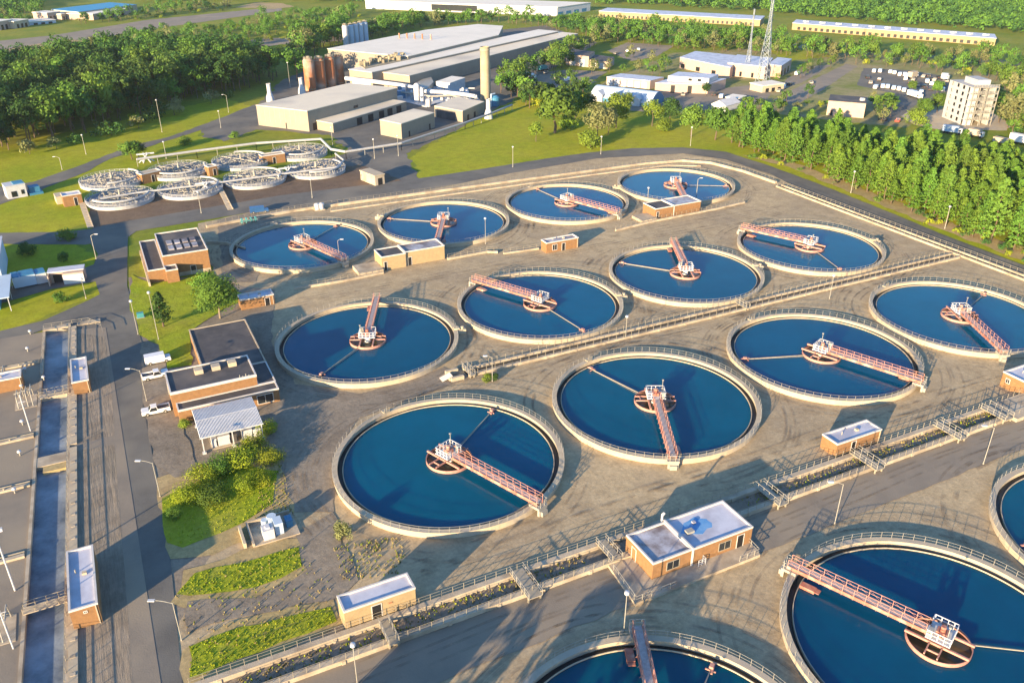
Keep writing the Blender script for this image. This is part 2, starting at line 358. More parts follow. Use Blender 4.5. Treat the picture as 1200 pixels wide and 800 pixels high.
sheet('weedy_margin', [px((200, 706), (215, 668), (300, 640), (356, 630), (362, 672), (300, 705), (215, 712)), px((214, 762), (270, 728), (390, 700), (402, 730), (330, 765), (240, 800), (216, 802)), px((184, 560), (240, 545), (320, 520), (345, 600), (292, 632), (250, 650), (200, 655))], Z * 5, m_sand, .5, 15)
sheet('grass_plot', gp, Z * 7, m_plot, .5, 16)
sheet('grey_track', [px((220, 705), (300, 700), (360, 668), (345, 625), (390, 600), (420, 680), (400, 700), (300, 720), (220, 742))], Z * 6, m_ggrey, .5, 17)
sheet('road_verge', [px((870, 182), (930, 198), (1000, 227), (1100, 268), (1250, 326), (1250, 310), (1100, 256), (1000, 217), (930, 190))], Z * 5, m_sand, .8, 18)
sheet('town_ground', [px((700, 100), (790, 62), (900, 56), (1000, 70), (1110, 84), (1160, 110), (1060, 150), (960, 140), (860, 128), (780, 134), (720, 124)), px((920, 50), (1000, 58), (1200, 72), (1260, 100), (1160, 108), (1060, 80), (960, 66))], Z * 1.2, m_scrub, 1.0, 28)
sheet('town_yard', [px((700, 102), (770, 109), (832, 108), (862, 120), (800, 132), (740, 130), (690, 116)), px((612, 104), (640, 84), (664, 82), (712, 84), (700, 92), (664, 106))], Z * 2, m_asph2, .5, 26)
m_track = M('tyre_track', (.27, .21, .15), (.2, .16, .115), scale=1.5, rough=.95, bump=.05, bscale=3)
_t = m_track.node_tree; _n = _t.nodes.new('ShaderNodeTexNoise'); _n.inputs['Scale'].default_value = .28; _n.inputs['Detail'].default_value = 6; _t.links.new(_t.nodes.new('ShaderNodeNewGeometry').outputs['Position'], _n.inputs['Vector'])
_r = _t.nodes.new('ShaderNodeMapRange'); _r.inputs[1].default_value = .42; _r.inputs[2].default_value = .66; _r.inputs[3].default_value = 0; _r.inputs[4].default_value = .42; _t.links.new(_n.outputs[0], _r.inputs[0]); _t.links.new(_r.outputs[0], _t.nodes['Principled BSDF'].inputs['Alpha'])
_b = MB(); _rn = random.Random(31)
def _strip(pts, w_):
    for a, c in zip(pts, pts[1:]):
        a, c = Vector((*a, 0)), Vector((*c, 0)); n = (c - a).cross(Vector((0, 0, 1))).normalized() * (w_ / 2)
        _b.quad(a - n, c - n, c + n, a + n)
for _cx, _cy2 in [(42 + 41.27 * i, 107.6) for i in range(4)] + [(43.3 + 41.27 * i, 155.1) for i in range(4)] + [(45.1 + 41.27 * i, 217.8) for i in range(4)] + [(40.2, 44.3), (81.5, 44.3), (122.7, 44.3)]:
    for _k in range(9):
        _rr = 20.2 + _rn.uniform(.4, 5.2); _a0 = _rn.uniform(0, 6.28); _a1 = _a0 + _rn.uniform(.6, 2.2)
        for _d in (0, 1.6): _strip([((_rr + _d + .4 * math.sin(3 * _t2)) * math.cos(_t2) + _cx, (_rr + _d + .4 * math.sin(3 * _t2)) * math.sin(_t2) + _cy2) for _t2 in [_a0 + (_a1 - _a0) * q / 24 for q in range(25)]], .42)
for _y, _xa, _xb in ((84.2, 5, 185), (86.0, 20, 150), (129.6, 58, 190), (180.5, 30, 190), (182.4, 35, 185), (186, 90, 190), (70, 10, 180), (72.5, 15, 180), (202, 165, 196), (128.2, 62, 120)):
    for _d in (0, 1.6):
        _ph = _rn.uniform(0, 6); _strip([(x, _y + _d + .5 * math.sin(x * .09 + _ph)) for x in range(_xa, _xb, 3)], .42)
_o = _b.build('tyre_tracks', m_track); _o.location.z = .125; tag(_o, kind='structure')
sheet('tower_pad', [px((1050, 132), (1110, 128), (1160, 130), (1185, 146), (1180, 153), (1100, 152), (1070, 146))], Z * 2, m_concp, .5, 19)
sheet('car_park', [px((1004, 100), (1012, 80), (1060, 82), (1112, 90), (1112, 112), (1075, 122), (1050, 140), (1035, 146), (1045, 125), (1056, 112))], Z * 2, m_asph, .5, 20)
sheet('town_road', [px((905, 118), (930, 124), (960, 108), (1005, 78), (992, 75), (950, 95)), px((922, 92), (950, 78), (975, 76), (940, 97), (912, 106)), px((790, 110), (880, 100), (905, 104), (900, 116), (850, 130), (790, 128)),
                    px((712, 60), (735, 50), (790, 54), (770, 66), (740, 72)), px((600, 105), (640, 84), (700, 96), (668, 104), (640, 104), (620, 110))], Z * 2, m_asph2, .5, 21)
sheet('far_road', [px((-40, 52), (60, 42), (170, 24), (330, 8), (330, 13), (180, 34), (60, 54), (-40, 66)), px((268, 52), (300, 46), (420, 40), (430, 44), (330, 56), (280, 60))], Z * 2, m_asph2, .5, 22)
sheet('bare_earth', [px((275, 9), (300, 3), (330, 4), (345, 8), (320, 11)), px((-20, 62), (80, 46), (100, 48), (0, 70))], Z * 2, m_sand, .8, 23)
sheet('far_field', [px((296, 58), (330, 52), (362, 54), (352, 66), (330, 72), (310, 68)), px((316, 36), (420, 22), (440, 26), (330, 46)), px((900, 58), (960, 60), (980, 66), (920, 72))], Z * 2, m_lawn, .8, 24)

for k, (z, _, name, polys, mat, jitter, seed, kind) in enumerate(sorted(SHEETS, key=lambda t: t[:2])):
    for q, poly in enumerate(polys): lay_sheet(name, [poly], .004 * (k * 1.0 + 1) + .0012 * q, mat, jitter, seed + q, kind)
# ------------------------------------------------------------------ canal at the left edge
def canal():
    o = thing('open_channel', 'long rectangular concrete water channel with walkway at the left edge', 'water channel', (0, 0, 0))
    x0, x1, y0, y1 = CANAL
    b = MB(); t = .45
    b.box(x0 - t, x0, y0, y1, -2.2, .25).box(x1, x1 + t, y0, y1, -2.2, .25)
    b.box(x0 - t, x1 + t, y1, y1 + 1.4, -2.2, .45)
    b.box(x0, x1, 136.2, 139.2, -2.0, .22).box(x0, x1, 160.2, 161.4, -2.0, .25)
    b.build('wall', m_conc, o)
    MB().box(x1 + t + .003, x1 + t + 1.1, y0, 140.0, 0, .3).box(x1 + t + .003, x1 + t + 1.1, 141, y1, 0, .3).build('walkway', m_concp, o)
    for y in range(72, 191, 3):
        if not 135 < y < 142: MB().box(x1 + t + .25, x1 + t + .85, y, y + .5, .3, .36).build('hatch', m_conc, o)
    MB().quad((x0, y0, -.45), (x1, y0, -.45), (x1, y1, -.45), (x0, y1, -.45)).build('water', m_canal, o)
    MB().box(x0 + 1.0, x1, 134.4, 136.2, -1.2, .1).build('weir_gate', m_sand, o)
    c = MB(); c.box(x0 - .3, x1 + .3, 100.6, 101.9, .26, .38); cb = c.build('footbridge', m_conc, o)
    r = MB()
    for yy in (100.65, 101.85): r.rail([(x0 - .3, yy, .38), (x1 + .3, yy, .38)], 1.0, 1.4)
    r.build('railing', m_galv, cb)
    c = MB(); c.box(x0 - .3, x1 + .3, 160.0, 161.6, .26, .36); cb = c.build('footbridge', m_conc, o)
    r = MB()
    for yy in (160.05, 161.55): r.rail([(x0 - .3, yy, .36), (x1 + .3, yy, .36)], 1.0, 1.4)
    r.build('railing', m_galv, cb)
    r = MB(); r.rail([(x1 + .2, y0, .26), (x1 + .2, 140, .26)], 1.0, 2.0); r.rail([(x1 + .2, 141, .26), (x1 + .2, y1, .26)], 1.0, 2.0)
    r.rail([(x0 - .2, 170, .26), (x0 - .2, y1 + 1, .45), (x1 + 4, y1 + 1, .1), (x1 + 6.5, y1 - 3, .1), (x1 + 6.8, y1 - 7, .1)], 1.0, 2.0)
    r.build('railing', m_galv, o)
    MB().box(x1 + 1.7, x1 + 6.4, y1 - .2, y1 + 1.2, 0, .35).build('end_kerb', m_conc, o)
canal()
for o in [q for q in COL.objects if q.type == 'MESH' and q.parent and (q.parent.name == 'open_channel' or (q.parent.parent and q.parent.parent.name == 'open_channel'))]:
    for v in o.data.vertices: v.co.x -= CK * (CY0 - v.co.y)
for k, (ya, yb, lab) in enumerate(((146.5, 147.2, 'low tan kerb across the canal yard beside the upper basin'), (131.2, 131.9, 'low tan kerb across the canal yard below the basin divider'), (113.0, 113.7, 'low tan kerb across the canal yard left of the lower basin'), (176.0, 176.6, 'low tan kerb across the top of the canal yard'))):
    o = thing('yard_kerb', lab, 'kerb', (cs(-26.6, ya)[0], ya, 0)); MB().box(-14, 8.0, 0, yb - ya, 0, .45).build('kerb', m_conc, o)
    b = MB()
    for i in range(5): b.tube((-10 + i * 3.6, (yb - ya) / 2, .2), (-10 + i * 3.6, (yb - ya) / 2, .7), .16, .16, 8)
    b.tube((-14, (yb - ya) + .5, .3), (8, (yb - ya) + .5, .3), .14, .14, 8); b.build('pipe_run', m_galv, o)
for k, (x, y, lab) in enumerate(((-23.4, 99.0, 'pale pipe frame at the left end of the near footbridge'), (-21.2, 160.5, 'pale pipe frame at the left end of the far footbridge'), (-26, 171, 'bent pale pipe frame above the lilac roofed hut'))):
    o = thing('pipe_stand', lab, 'pipes', (x, y, 0)); b = MB()
    for i in range(4):
        b.path([(-1.2 + i * .8, -2.2, 0), (-1.2 + i * .8, -1.6, 2.2 + .2 * i), (-1.2 + i * .8, 1.8, 2.0 + .2 * i), (-1.2 + i * .8, 2.3, 0)], .09, 6)
    b.tube((-1.6, 0, 2.1), (1.6, 0, 2.6), .1, .1, 6); b.build('pipe', m_galvw, o); MB().box(-1.8, 1.8, -2.6, 2.6, 0, .14).build('base', m_conc, o)

# ------------------------------------------------------------------ clarifier tanks
RT_ = 19.0
def make_tank():
    o = thing('clarifier_tank', 'tank', 'water tank', (0, 0, 0), 0, 'round clarifier tanks of the treatment yard')
    b = MB(); b.lathe([(19.0, -.2), (19.0, .92), (19.12, .94), (19.12, 1.08), (18.22, 1.08), (18.22, .98), (18.35, .96), (18.35, -.2)], 96)
    b.build('wall', m_concp, o)
    n = 80; b = MB()
    b.rail([(19.0 * math.cos(2 * math.pi * i / n), 19.0 * math.sin(2 * math.pi * i / n), 1.08) for i in range(n)], 1.0, 2 * 19 * math.sin(math.pi / n), True, .022, .016)
    b.build('railing', m_galvw, o)
    MB().disc(17.32, .45, 96).build('water', m_water, o)
    MB().lathe([(18.36, .2), (17.3, .2)], 96).build('launder_floor', m_dark, o)
    MB().lathe([(17.45, .15), (17.45, .62), (17.33, .62), (17.33, .15)], 96).build('weir_ring', m_concp, o)
    # bridge along +X, from the centre to the rim
    b = MB(); b.box(1.4, 19.6, -.5, .5, 1.95, 2.03)
    br = b.build('bridge', m_deck, o)
    g = MB()
    for s in (-1, 1):
        g.box(1.2, 19.7, s * .62 - .09, s * .62 + .09, 1.55, 2.06)
    for i in range(13): g.box(1.6 + i * 1.45, 1.72 + i * 1.45, -.62, .62, 1.6, 1.9)
    g.build('girder', m_salm, br)
    r = MB()
    for s in (-1, 1):
        r.rail([(1.6, s * .66, 2.06), (19.6, s * .66, 2.06)], 1.05, 1.5, False, .035, .026, 1)
        for i in range(12):
            xx = 1.6 + 1.5 * i; r.bar((xx, s * .66, 2.06), (xx, s * .92, 1.6), .05, .05)
            r.bar((xx, s * .66, 2.1), (xx + 1.5, s * .66, 3.05), .026, .026)
    r.build('railing', m_salmp, br)
    e = MB(); e.box(18.25, 20.3, -1.0, 1.0, 1.09, 1.5); e.box(20.3, 20.7, -.6, .6, 0, .8); e.box(19.9, 20.3, -.9, .9, 0, 1.09)
    ed = e.build('landing', m_galvw, br)
    r = MB(); r.rail([(19.7, -.95, 1.5), (20.25, -.95, 1.5), (20.25, .95, 1.5), (19.7, .95, 1.5)], 1.05, .9); r.build('railing', m_galvw, ed)
    # centre
    c = MB(); c.lathe([(3.85, .1), (3.85, .98), (3.75, .98), (3.75, .1)], 48); c.build('feed_well', m_salmp, o)
    MB().disc(3.75, .5, 40).build('well_water', m_well, o)
    bm = MB()
    for s in (-1, 1):
        bm.bar((-3.75, s * 1.35, 1.25), (3.75, s * 1.35, 1.25), .28, .3)
        bm.bar((s * .75, 1.4, 1.24), (s * .75, 3.7, 1.24), .16, .22); bm.bar((s * .75, -3.7, 1.24), (s * .75, -1.4, 1.24), .16, .22)
    bm.bar((-.7, -2.8, 1.24), (.7, -2.8, 1.24), .14, .2); bm.bar((-.7, 2.8, 1.24), (.7, 2.8, 1.24), .14, .2)
    bm.build('cross_beam', m_salmp, o)
    p = MB(); p.box(-1.5, 1.4, -1.7, 1.7, 1.9, 2.05); p.tube((0, 0, .2), (0, 0, 1.9), .7, .7, 16); plat = p.build('drive_platform', m_wht, o)
    d = MB(); d.box(-.7, .55, -.55, .55, 2.05, 2.6); d.tube((-.1, 0, 2.6), (-.1, 0, 3.3), .32, .32, 12); d.tube((-.1, .5, 2.4), (-.1, 1.2, 2.4), .22, .22, 10); d.build('drive_motor', m_salm, plat)
    r = MB(); r.rail([(1.35, .7, 2.05), (1.35, 1.65, 2.05), (-1.45, 1.65, 2.05), (-1.45, -1.65, 2.05), (1.35, -1.65, 2.05), (1.35, -.7, 2.05)], 1.1, .75, False, .05, .045); r.build('railing', m_wht, plat)
    MB().box(.7, 1.25, .9, 1.5, 2.05, 3.2).build('control_box', m_galvw, plat)
    l = MB(); l.bar((-.9, 1.3, 2.05), (-.9, 1.3, 4.6), .07, .07); l.box(-1.05, -.75, 1.15, 1.45, 4.6, 4.75); l.build('lamp', m_galvw, plat)
    # rotating skimmer along +X
    k = MB(); k.bar((3.8, 0, .72), (16.2, 0, .72), .11, .14); k.bar((4.0, .35, .64), (15.5, .05, .64), .05, .06)
    sk = k.build('skimmer_arm', m_galv, o)
    k = MB(); k.bar((15.4, -.25, .72), (17.2, -.1, .72), .24, .24); k.bar((15.9, -.65, .66), (15.9, .65, .66), .14, .16); k.box(16.0, 16.7, -.25, .25, .8, 1.15); k.build('skimmer_head', m_salmp, sk)
    # scum trough beside the bridge, valve chamber outside the wall
    t = MB(); t.box(15.2, 17.2, .9, 1.9, .3, .9); t.bar((14.6, 1.4, .75), (15.2, 1.4, .75), .9, .1); t.build('scum_trough', m_salm, br)
    v = MB(); v.box(18.9, 21.0, -.8, .8, -.1, 1.0); v.box(18.4, 19.6, -.6, .6, 1.09, 1.4); v.tube((20.3, 0, 1.0), (20.3, 0, 1.5), .35, .35, 10); v.build('valve_chamber', m_concp, o)
    h = MB(); h.box(18.3, 19.3, -.55, .55, 1.085, 1.3); h.rail([(18.3, -.55, 1.3), (18.3, .55, 1.3)], .8, .5); h.build('sample_box', m_galv, o)
    return o
tank0 = make_tank(); learn(tank0)
ROWS = {'A': (107.6, 42.0), 'B': (155.1, 43.3), 'C': (217.8, 45.1), 'D': (44.3, 40.2)}
def tc(row, i): return ROWS[row][1] + 41.27 * i, ROWS[row][0]
# row, index, bridge foot on the rim (survey pixel), skimmer tip, valve chamber angle, sample box angle, label
TANKS = [
    ('A', 0, (632, 590), (560, 500), None, 105, 'largest tank fully in view, pink bridge from an olive feed well to lower right'),
    ('A', 1, (789, 538), (690, 431), None, 100, 'tank with its bridge pointing straight at the viewer, thin arm to upper left'),
    ('A', 2, (1078, 447), (868, 421), None, 98, 'tank whose bridge runs lower right toward the small cream hut with the white roof'),
    ('A', 3, (1176, 413), (1152, 346), None, 98, 'round tank at the right edge with a rust red bridge dropping to lower right'),
    ('B', 0, (441, 353), (374, 441), -12, None, 'tank right of the dark roofed brick building, bridge going up and away from its centre'),
    ('B', 1, (563, 331), (683, 387), -14, None, 'second row tank with its bridge to upper left and thin arm to lower right'),
    ('B', 2, (789, 284), (727, 308), -14, None, 'tank with a short red bridge going straight up and an arm pointing to the left'),
    ('B', 3, (866, 267), (985, 316), -14, None, 'white rimmed tank beside the east road with a bridge from its upper left rim'),
    ('C', 0, (405, 306), (388, 268), 100, None, 'tank right behind the tall orange brick building, orange red bridge to lower right'),
    ('C', 1, (513, 283), (452, 256), 140, None, 'tank behind the twin roofed yellow brick pump house, bridge meeting the near rim'),
    ('C', 2, (721, 249), (630, 222), None, 100, 'back row tank with a salmon bridge to the right, behind the small flat hut'),
    ('C', 3, (801, 232), (853, 218), 160, None, 'smallest looking farthest tank, its bridge ending behind the brick house at its near rim'),
    ('D', 1, (922, 661), (1215, 764), None, 300, 'huge tank in the lower right corner with a white square platform in it'),
    ('D', 0, (747, 736), (838, 772), None, 300, 'tank cut by the bottom edge with its bridge coming straight down from the top rim'),
    ('D', 2, (1300, 760), (1192, 640), None, 300, 'tank showing only a dark sliver of water at the right edge of the yard'),
]
for k, (row, i, foot, tip, va, sa, lab) in enumerate(TANKS):
    x, y = tc(row, i); t = dup(tank0, (x, y, 0), 0, lab)
    f = G(*foot, 1.6); ab = math.atan2(f.y - y, f.x - x); q = G(*tip, .7); asx = math.atan2(q.y - y, q.x - x)
    for c in list(t.children):
        nm = c.name.split('.')[0]
        if nm in ('bridge', 'drive_platform', 'cross_beam'): c.rotation_euler.z = ab
        elif nm == 'skimmer_arm': c.rotation_euler.z = asx
        elif nm == 'valve_chamber':
            if va is None: bpy.data.objects.remove(c)
            else: c.rotation_euler.z = R(va)
        elif nm == 'sample_box':
            if sa is None: bpy.data.objects.remove(c)
            else: c.rotation_euler.z = R(sa)
def wipe(o):
    for c in list(o.children): wipe(c)
    bpy.data.objects.remove(o)
wipe(tank0)

# ------------------------------------------------------------------ raised channels and walls of the yard
def double_channel(name, label, xa, xb, ys, yn, wd, h, gap_mat, bridges=(), step=1.6, posts=True, vertical=False, skip=()):
    o = thing(name, label, 'water channel')
    def T(x, y, z): return (y, x, z) if vertical else (x, y, z)
    def bx(b, x0, x1, y0, y1, z0, z1):
        return b.box(y0, y1, x0, x1, z0, z1) if vertical else b.box(x0, x1, y0, y1, z0, z1)
    for y in (ys, yn):
        b = MB(); bx(b, xa, xb, y - wd / 2, y + wd / 2, 0, h)
        L = xb - xa; n = int(L / 7)
        for i in range(n): bx(b, xa + 3 + i * 7, xa + 3.5 + i * 7, y - wd / 2 - .12, y + wd / 2 + .12, 0, h - .12)
        wl = b.build('channel_wall', m_conc, o)
        r = MB()
        s = 1 if y == yn else -1
        r.rail([T(xa, y + s * (wd / 2 - .06), h), T(xb, y + s * (wd / 2 - .06), h)], 1.0, step, False, .028, .019)
        r.build('railing', m_galv, wl)
    b = MB(); bx(b, xa, xb, ys + wd / 2, yn - wd / 2, 0, .06); b.build('channel_floor', gap_mat, o)
    for xx, y0, y1, bw in bridges:
        b = MB(); bx(b, xx - bw / 2, xx + bw / 2, y0, y1, h + .003, h + .16); 
        for yy in (y0 + .2, y1 - .3):
            bx(b, xx - bw / 2, xx - bw / 2 + .2, yy, yy + .2, 0, h + .003); bx(b, xx + bw / 2 - .2, xx + bw / 2, yy, yy + .2, 0, h + .003)
        fb = b.build('footbridge', m_galv, o); r = MB()
        for s in (-1, 1): r.rail([T(xx + s * bw / 2, y0, h + .16), T(xx + s * bw / 2, y1, h + .16)], 1.0, 1.2, False, .04, .03)
        r.build('railing', m_galvw, fb)
    return o
double_channel('raised_channel', 'long raised double concrete channel with footbridges, from lower left to the right edge', -3, 190, 74.9, 78.7, .85, .75, m_ggrey,
               [(20.6, 74, 78.2, 1.3), (40.0, 73.2, 79, 2.0), (53.6, 74.5, 79, 1.6), (83, 73.4, 79, 1.7), (103.5, 73.4, 79, 1.7), (123.3, 73.4, 79, 1.7), (136, 74, 79, 2.2)])
double_channel('narrow_channel', 'narrow sunken channel with two tan walls and railings between the middle rows of tanks', 56.5, 197.6, 132.5, 135.1, .55, .55, m_dark, [(57, 131.5, 136, 1.0), (126.0, 131.8, 135.6, 1.0)], step=1.9)
double_channel('edge_channel', 'straight twin wall channel with railings following the road along the right side', 60, 203, 198.9, 201.2, .5, .55, m_dark, [], step=1.9, vertical=True)
def ledge(name, label, pts, wd, h, railing=True, mat=None, step=1.9):
    o = thing(name, label, 'wall'); b = MB(); r = MB()
    for a, c in zip(pts, pts[1:]):
        a, c = Vector((*a, 0)), Vector((*c, 0)); b.bar(a + Vector((0, 0, h / 2)), c + Vector((0, 0, h / 2)), wd, h)
    b.build('wall', mat or m_conc, o)
    if railing:
        r.rail([(p[0], p[1], h) for p in pts], 1.0, step, False, .026, .019); r.build('railing', m_galv, o)
    return o
ledge('boundary_wall', 'low tan wall with a railing between the back row of tanks and the curving road', [(24, 245.5), (50, 248.8), (90, 247.8), (130, 246.6), (175, 245.2), (190, 242.5), (197.5, 235.5), (200.8, 222), (201.4, 206)], .9, .8)
ledge('boundary_wall', 'second low beige wall just inside the curving road behind the back tanks', [(60, 243.6), (100, 243.0), (150, 242.0), (182, 240.2), (192, 234)], .4, .4)
ledge('retaining_wall', 'low wall with railing leading from the yellow brick pump house to the far small hut', [(76.6, 191.4), (88, 191.6), (90.5, 190.0)], .5, .6)
ledge('retaining_wall', 'thin pale kerb wall running left from the small flat roofed hut', [(91.5, 188.5), (101.6, 187.6)], .5, .5)
ledge('retaining_wall', 'low wall and railing in front of the far brick house beside the last tank', [(128, 190.5), (143, 192.3), (166, 193.0), (178, 194.2)], .5, .6)
ledge('retaining_wall', 'low kerb wall with railing on the left of the yellow brick pump house', [(36, 190.0), (48, 189.5), (58.6, 190.2)], .5, .6)
ledge('retaining_wall', 'pale wall bordering the tank behind the tall orange brick building', [(22, 232), (27, 228.5), (30.5, 222)], .4, .9)
o = thing('concrete_spill_box', 'pale concrete outlet box with a sloping slab at the narrow channel end', 'outlet box', (54.5, 133.6, 0))
MB().box(-1.8, .8, -1.8, -1.2, 0, .9).box(-1.8, .8, 1.2, 1.8, 0, .9).box(-2.0, -1.4, -1.2, 1.2, 0, .5).build('side_wall', m_concp, o)
MB().bar((-3.4, 0, .12), (-1.2, 0, .8), 1.6, .14).build('slab', m_coping, o)

# ------------------------------------------------------------------ brick buildings of the yard
def flat_block(o, x0, x1, y0, y1, z0, h, wall, memb, par=.3, cop=m_coping, pw=.22, band=.28, name='wall'):
    """walls, sunken membrane roof and a coping band; x/y in the plan, h = top of the parapet"""
    MB().box(x0, x1, y0, y1, z0, h - band).build(name, wall, o)
    rf = MB().box(x0 + pw, x1 - pw, y0 + pw, y1 - pw, h - band + .002, h - par if par < band else h - band + .02).build('roof', memb, o)
    c = MB(); e = .05
    c.box(x0 - e, x1 + e, y0 - e, y0 + pw, h - band, h).box(x0 - e, x1 + e, y1 - pw, y1 + e, h - band, h)
    c.box(x0 - e, x0 + pw, y0 + pw, y1 - pw, h - band, h).box(x1 - pw, x1 + e, y0 + pw, y1 - pw, h - band, h)
    c.build('coping', cop, rf); return rf
def opening(o, face, a0, a1, z0, z1, at, mat=m_door, name='door', frame=m_coping, fw=.1):
    """door or window standing 3 cm proud in its frame; face S/N: at = y, face W/E: at = x"""
    s = -1 if face in 'SW' else 1
    def bx(b, p0, p1, q0, q1, d0, d1):
        d0, d1 = sorted((at + s * d0, at + s * d1))
        return b.box(p0, p1, d0, d1, q0, q1) if face in 'SN' else b.box(d0, d1, p0, p1, q0, q1)
    d = bx(MB(), a0 + fw, a1 - fw, z0 + (0 if name == 'door' else fw), z1 - fw, -.02, .03).build(name, mat, o)
    f = MB(); bx(f, a0, a0 + fw, z0, z1, -.02, .06); bx(f, a1 - fw, a1, z0, z1, -.02, .06); bx(f, a0 + fw, a1 - fw, z1 - fw, z1, -.02, .06)
    if name != 'door': bx(f, a0 + fw, a1 - fw, z0, z0 + fw, -.02, .08); bx(f, (a0 + a1) / 2 - .03, (a0 + a1) / 2 + .03, z0 + fw, z1 - fw, -.02, .05)
    f.build('frame', frame, d); return d
def rooftop(o, x, y, z, sx=.8, sy=.8, h=.5, mat=m_galvw, name='roof_vent'):
    return MB().box(x - sx / 2, x + sx / 2, y - sy / 2, y + sy / 2, z, z + h).build(name, mat, o)

# long cream hut
o = thing('valve_house', 'long cream block hut with one dark doorway at the end of a footbridge', 'hut', (20.8, 80.8, 0))
def L_(o, x0, x1, y0, y1): c = o.location; return x0 - c.x, x1 - c.x, y0 - c.y, y1 - c.y
q = L_(o, 16.0, 25.5, 79.35, 82.4); flat_block(o, *q, 0, 3.55, m_cream, m_memb)
opening(o, 'S', -1.3, .1, .75, 2.9, q[2]); MB().box(1.0, 1.5, q[2] - .08, q[2], 2.3, 2.5).build('wall_lamp', m_rust, o)
# twin pump house on its dock
o = thing('pump_house', 'orange brick pump house in two halves with patched pale roofs, on a concrete dock', 'building', (64, 72.5, 0))
c = o.location
d = MB(); d.prism([(51.4 - c.x, 66.7 - c.y), (72.6 - c.x, 66.7 - c.y), (73.0 - c.x, 69.4 - c.y), (56.2 - c.x, 69.4 - c.y), (56.2 - c.x, 75.2 - c.y), (52.2 - c.x, 75.2 - c.y)], 0, .5); dk = d.build('dock', m_conc, o)
r = MB(); r.rail([(52.4 - c.x, 74.8 - c.y, .5), (51.6 - c.x, 66.85 - c.y, .5), (58 - c.x, 66.85 - c.y, .5)], 1.0, 1.5); r.build('railing', m_galvw, dk); r = MB(); r.rail([(69 - c.x, 66.85 - c.y, .5), (72.4 - c.x, 66.85 - c.y, .5), (72.6 - c.x, 69.2 - c.y, .5)], 1.0, 1.3); r.build('railing', m_galvw, dk)
q = L_(o, 55.9, 62.4, 69.4, 75.9); flat_block(o, *q, 0, 3.4, m_brick, m_memb2)
opening(o, 'S', q[0] + 2.3, q[0] + 4.5, 1.1, 2.6, q[2], m_glass, 'window', m_galv); opening(o, 'W', q[2] + 3.9, q[2] + 5.0, .5, 2.6, q[0], m_brick)
q = L_(o, 62.45, 73.0, 69.3, 76.0); rf = flat_block(o, *q, 0, 3.45, m_brick, m_memb)
opening(o, 'S', q[0] + 4.6, q[0] + 6.8, 1.1, 2.6, q[2], m_glass, 'window', m_galv); opening(o, 'S', q[1] - 2.7, q[1] - 1.4, .5, 2.8, q[2])
rnq = random.Random(4); pt = [(q[0] + 3.6 + (2.5 + rnq.uniform(-.6, .8)) * math.cos(i * .42), q[2] + 4.0 + (1.5 + rnq.uniform(-.3, .5)) * math.sin(i * .42)) for i in range(15)]; MB().prism(pt, 3.15, 3.2).build('sky_reflection_patch', m_pool_sky, rf)  # puddle outline on the roof, sky reflection painted in blue
rooftop(o, q[0] + 1.8, q[2] + 3.2, 3.25, 1.2, .8, .4); rooftop(o, q[0] + 3.6, q[2] + 4.6, 3.25, .5, .5, .25, m_memb2)
MB().box(q[0] - .16, q[0] + .14, q[2] - .12, q[2] - .003, .5, 3.2).box(q[0] - .16, q[0] + .14, q[2] - .1, q[3] + .06, 3.46, 3.6).build('downpipe', m_coping, o)
p = MB(); p.tube((q[0] - .2, q[3] + .35, 0), (q[0] - .2, q[3] + .35, 4.3), .16, .16, 10); p.tube((q[0] - .2, q[3] + .35, 4.3), (q[0] - .2, q[3] + .05, 4.75), .2, .22, 10); p.build('vent_pipe', m_wht, o)
MB().rail([(q[0] + .7, q[2] - .7, .5), (q[0] + 1.9, q[2] - .7, .5), (q[0] + 1.9, q[2] - .1, .5)], 1.1, .6, mids=2).build('gate', m_wht, o)
def hut(name, label, x0, x1, y0, y1, h, wall, memb=m_memb, doors=(), par=.3, cat='hut'):
    o = thing(name, label, cat, ((x0 + x1) / 2, (y0 + y1) / 2, 0)); q = L_(o, x0, x1, y0, y1)
    flat_block(o, *q, 0, h, wall, memb, par)
    dx, dy = q[1] - q[0], q[3] - q[2]
    rooftop(o, q[0] + dx * .62, q[2] + dy * .55, h - .3, .55, .5, .35, m_concp)
    MB().tube((q[0] + dx * .3, q[2] + dy * .6, h - .3), (q[0] + dx * .3, q[2] + dy * .6, h + .35), .09, .09, 8).build('vent_pipe', m_galvw, o)
    MB().box(q[1] - .35, q[1] - .22, q[2] - .1, q[2] - .003, .1, h - .3).build('downpipe', m_concp, o)
    for f, a, w_, z0, z1, nm in doors:
        at = {'S': q[2], 'N': q[3], 'W': q[0], 'E': q[1]}[f]
        opening(o, f, a - w_ / 2, a + w_ / 2, z0, z1, at, m_door if nm == 'door' else m_glass, nm)
    return o
hut('valve_house', 'tan brick hut with a white roof alone on the raised channel right of centre', 100.4, 110.6, 80.0, 83.4, 2.75, m_brick, m_memb, [('S', -1.2, 1.1, .3, 2.2, 'door')])
hut('valve_house', 'brick hut cut by the right edge at the end of the raised channel', 146.8, 157.0, 79.0, 83.6, 3.2, m_brick, m_memb, [('S', -3.0, 1.2, .8, 2.7, 'door'), ('W', 1.0, .9, 1.2, 2.2, 'window')])
MB().box(137.5, 152, 73.5, 78.4, 0, .8).build('dock_slab', m_conc, tag(thing('concrete_dock', 'pale concrete dock in front of the brick hut at the right edge', 'dock'), None))
hut('canal_house', 'tall narrow orange brick hut beside the near end of the left channel', -14.9, -11.6, 95.0, 107.3, 3.4, m_brick, m_memb, [('S', 0.1, .5, 2.3, 2.7, 'window')], .31)
hut('canal_house', 'small orange brick hut at the upper end of the left channel', -13.0, -10.1, 159.0, 169.2, 2.9, m_brick, m_memb, [])
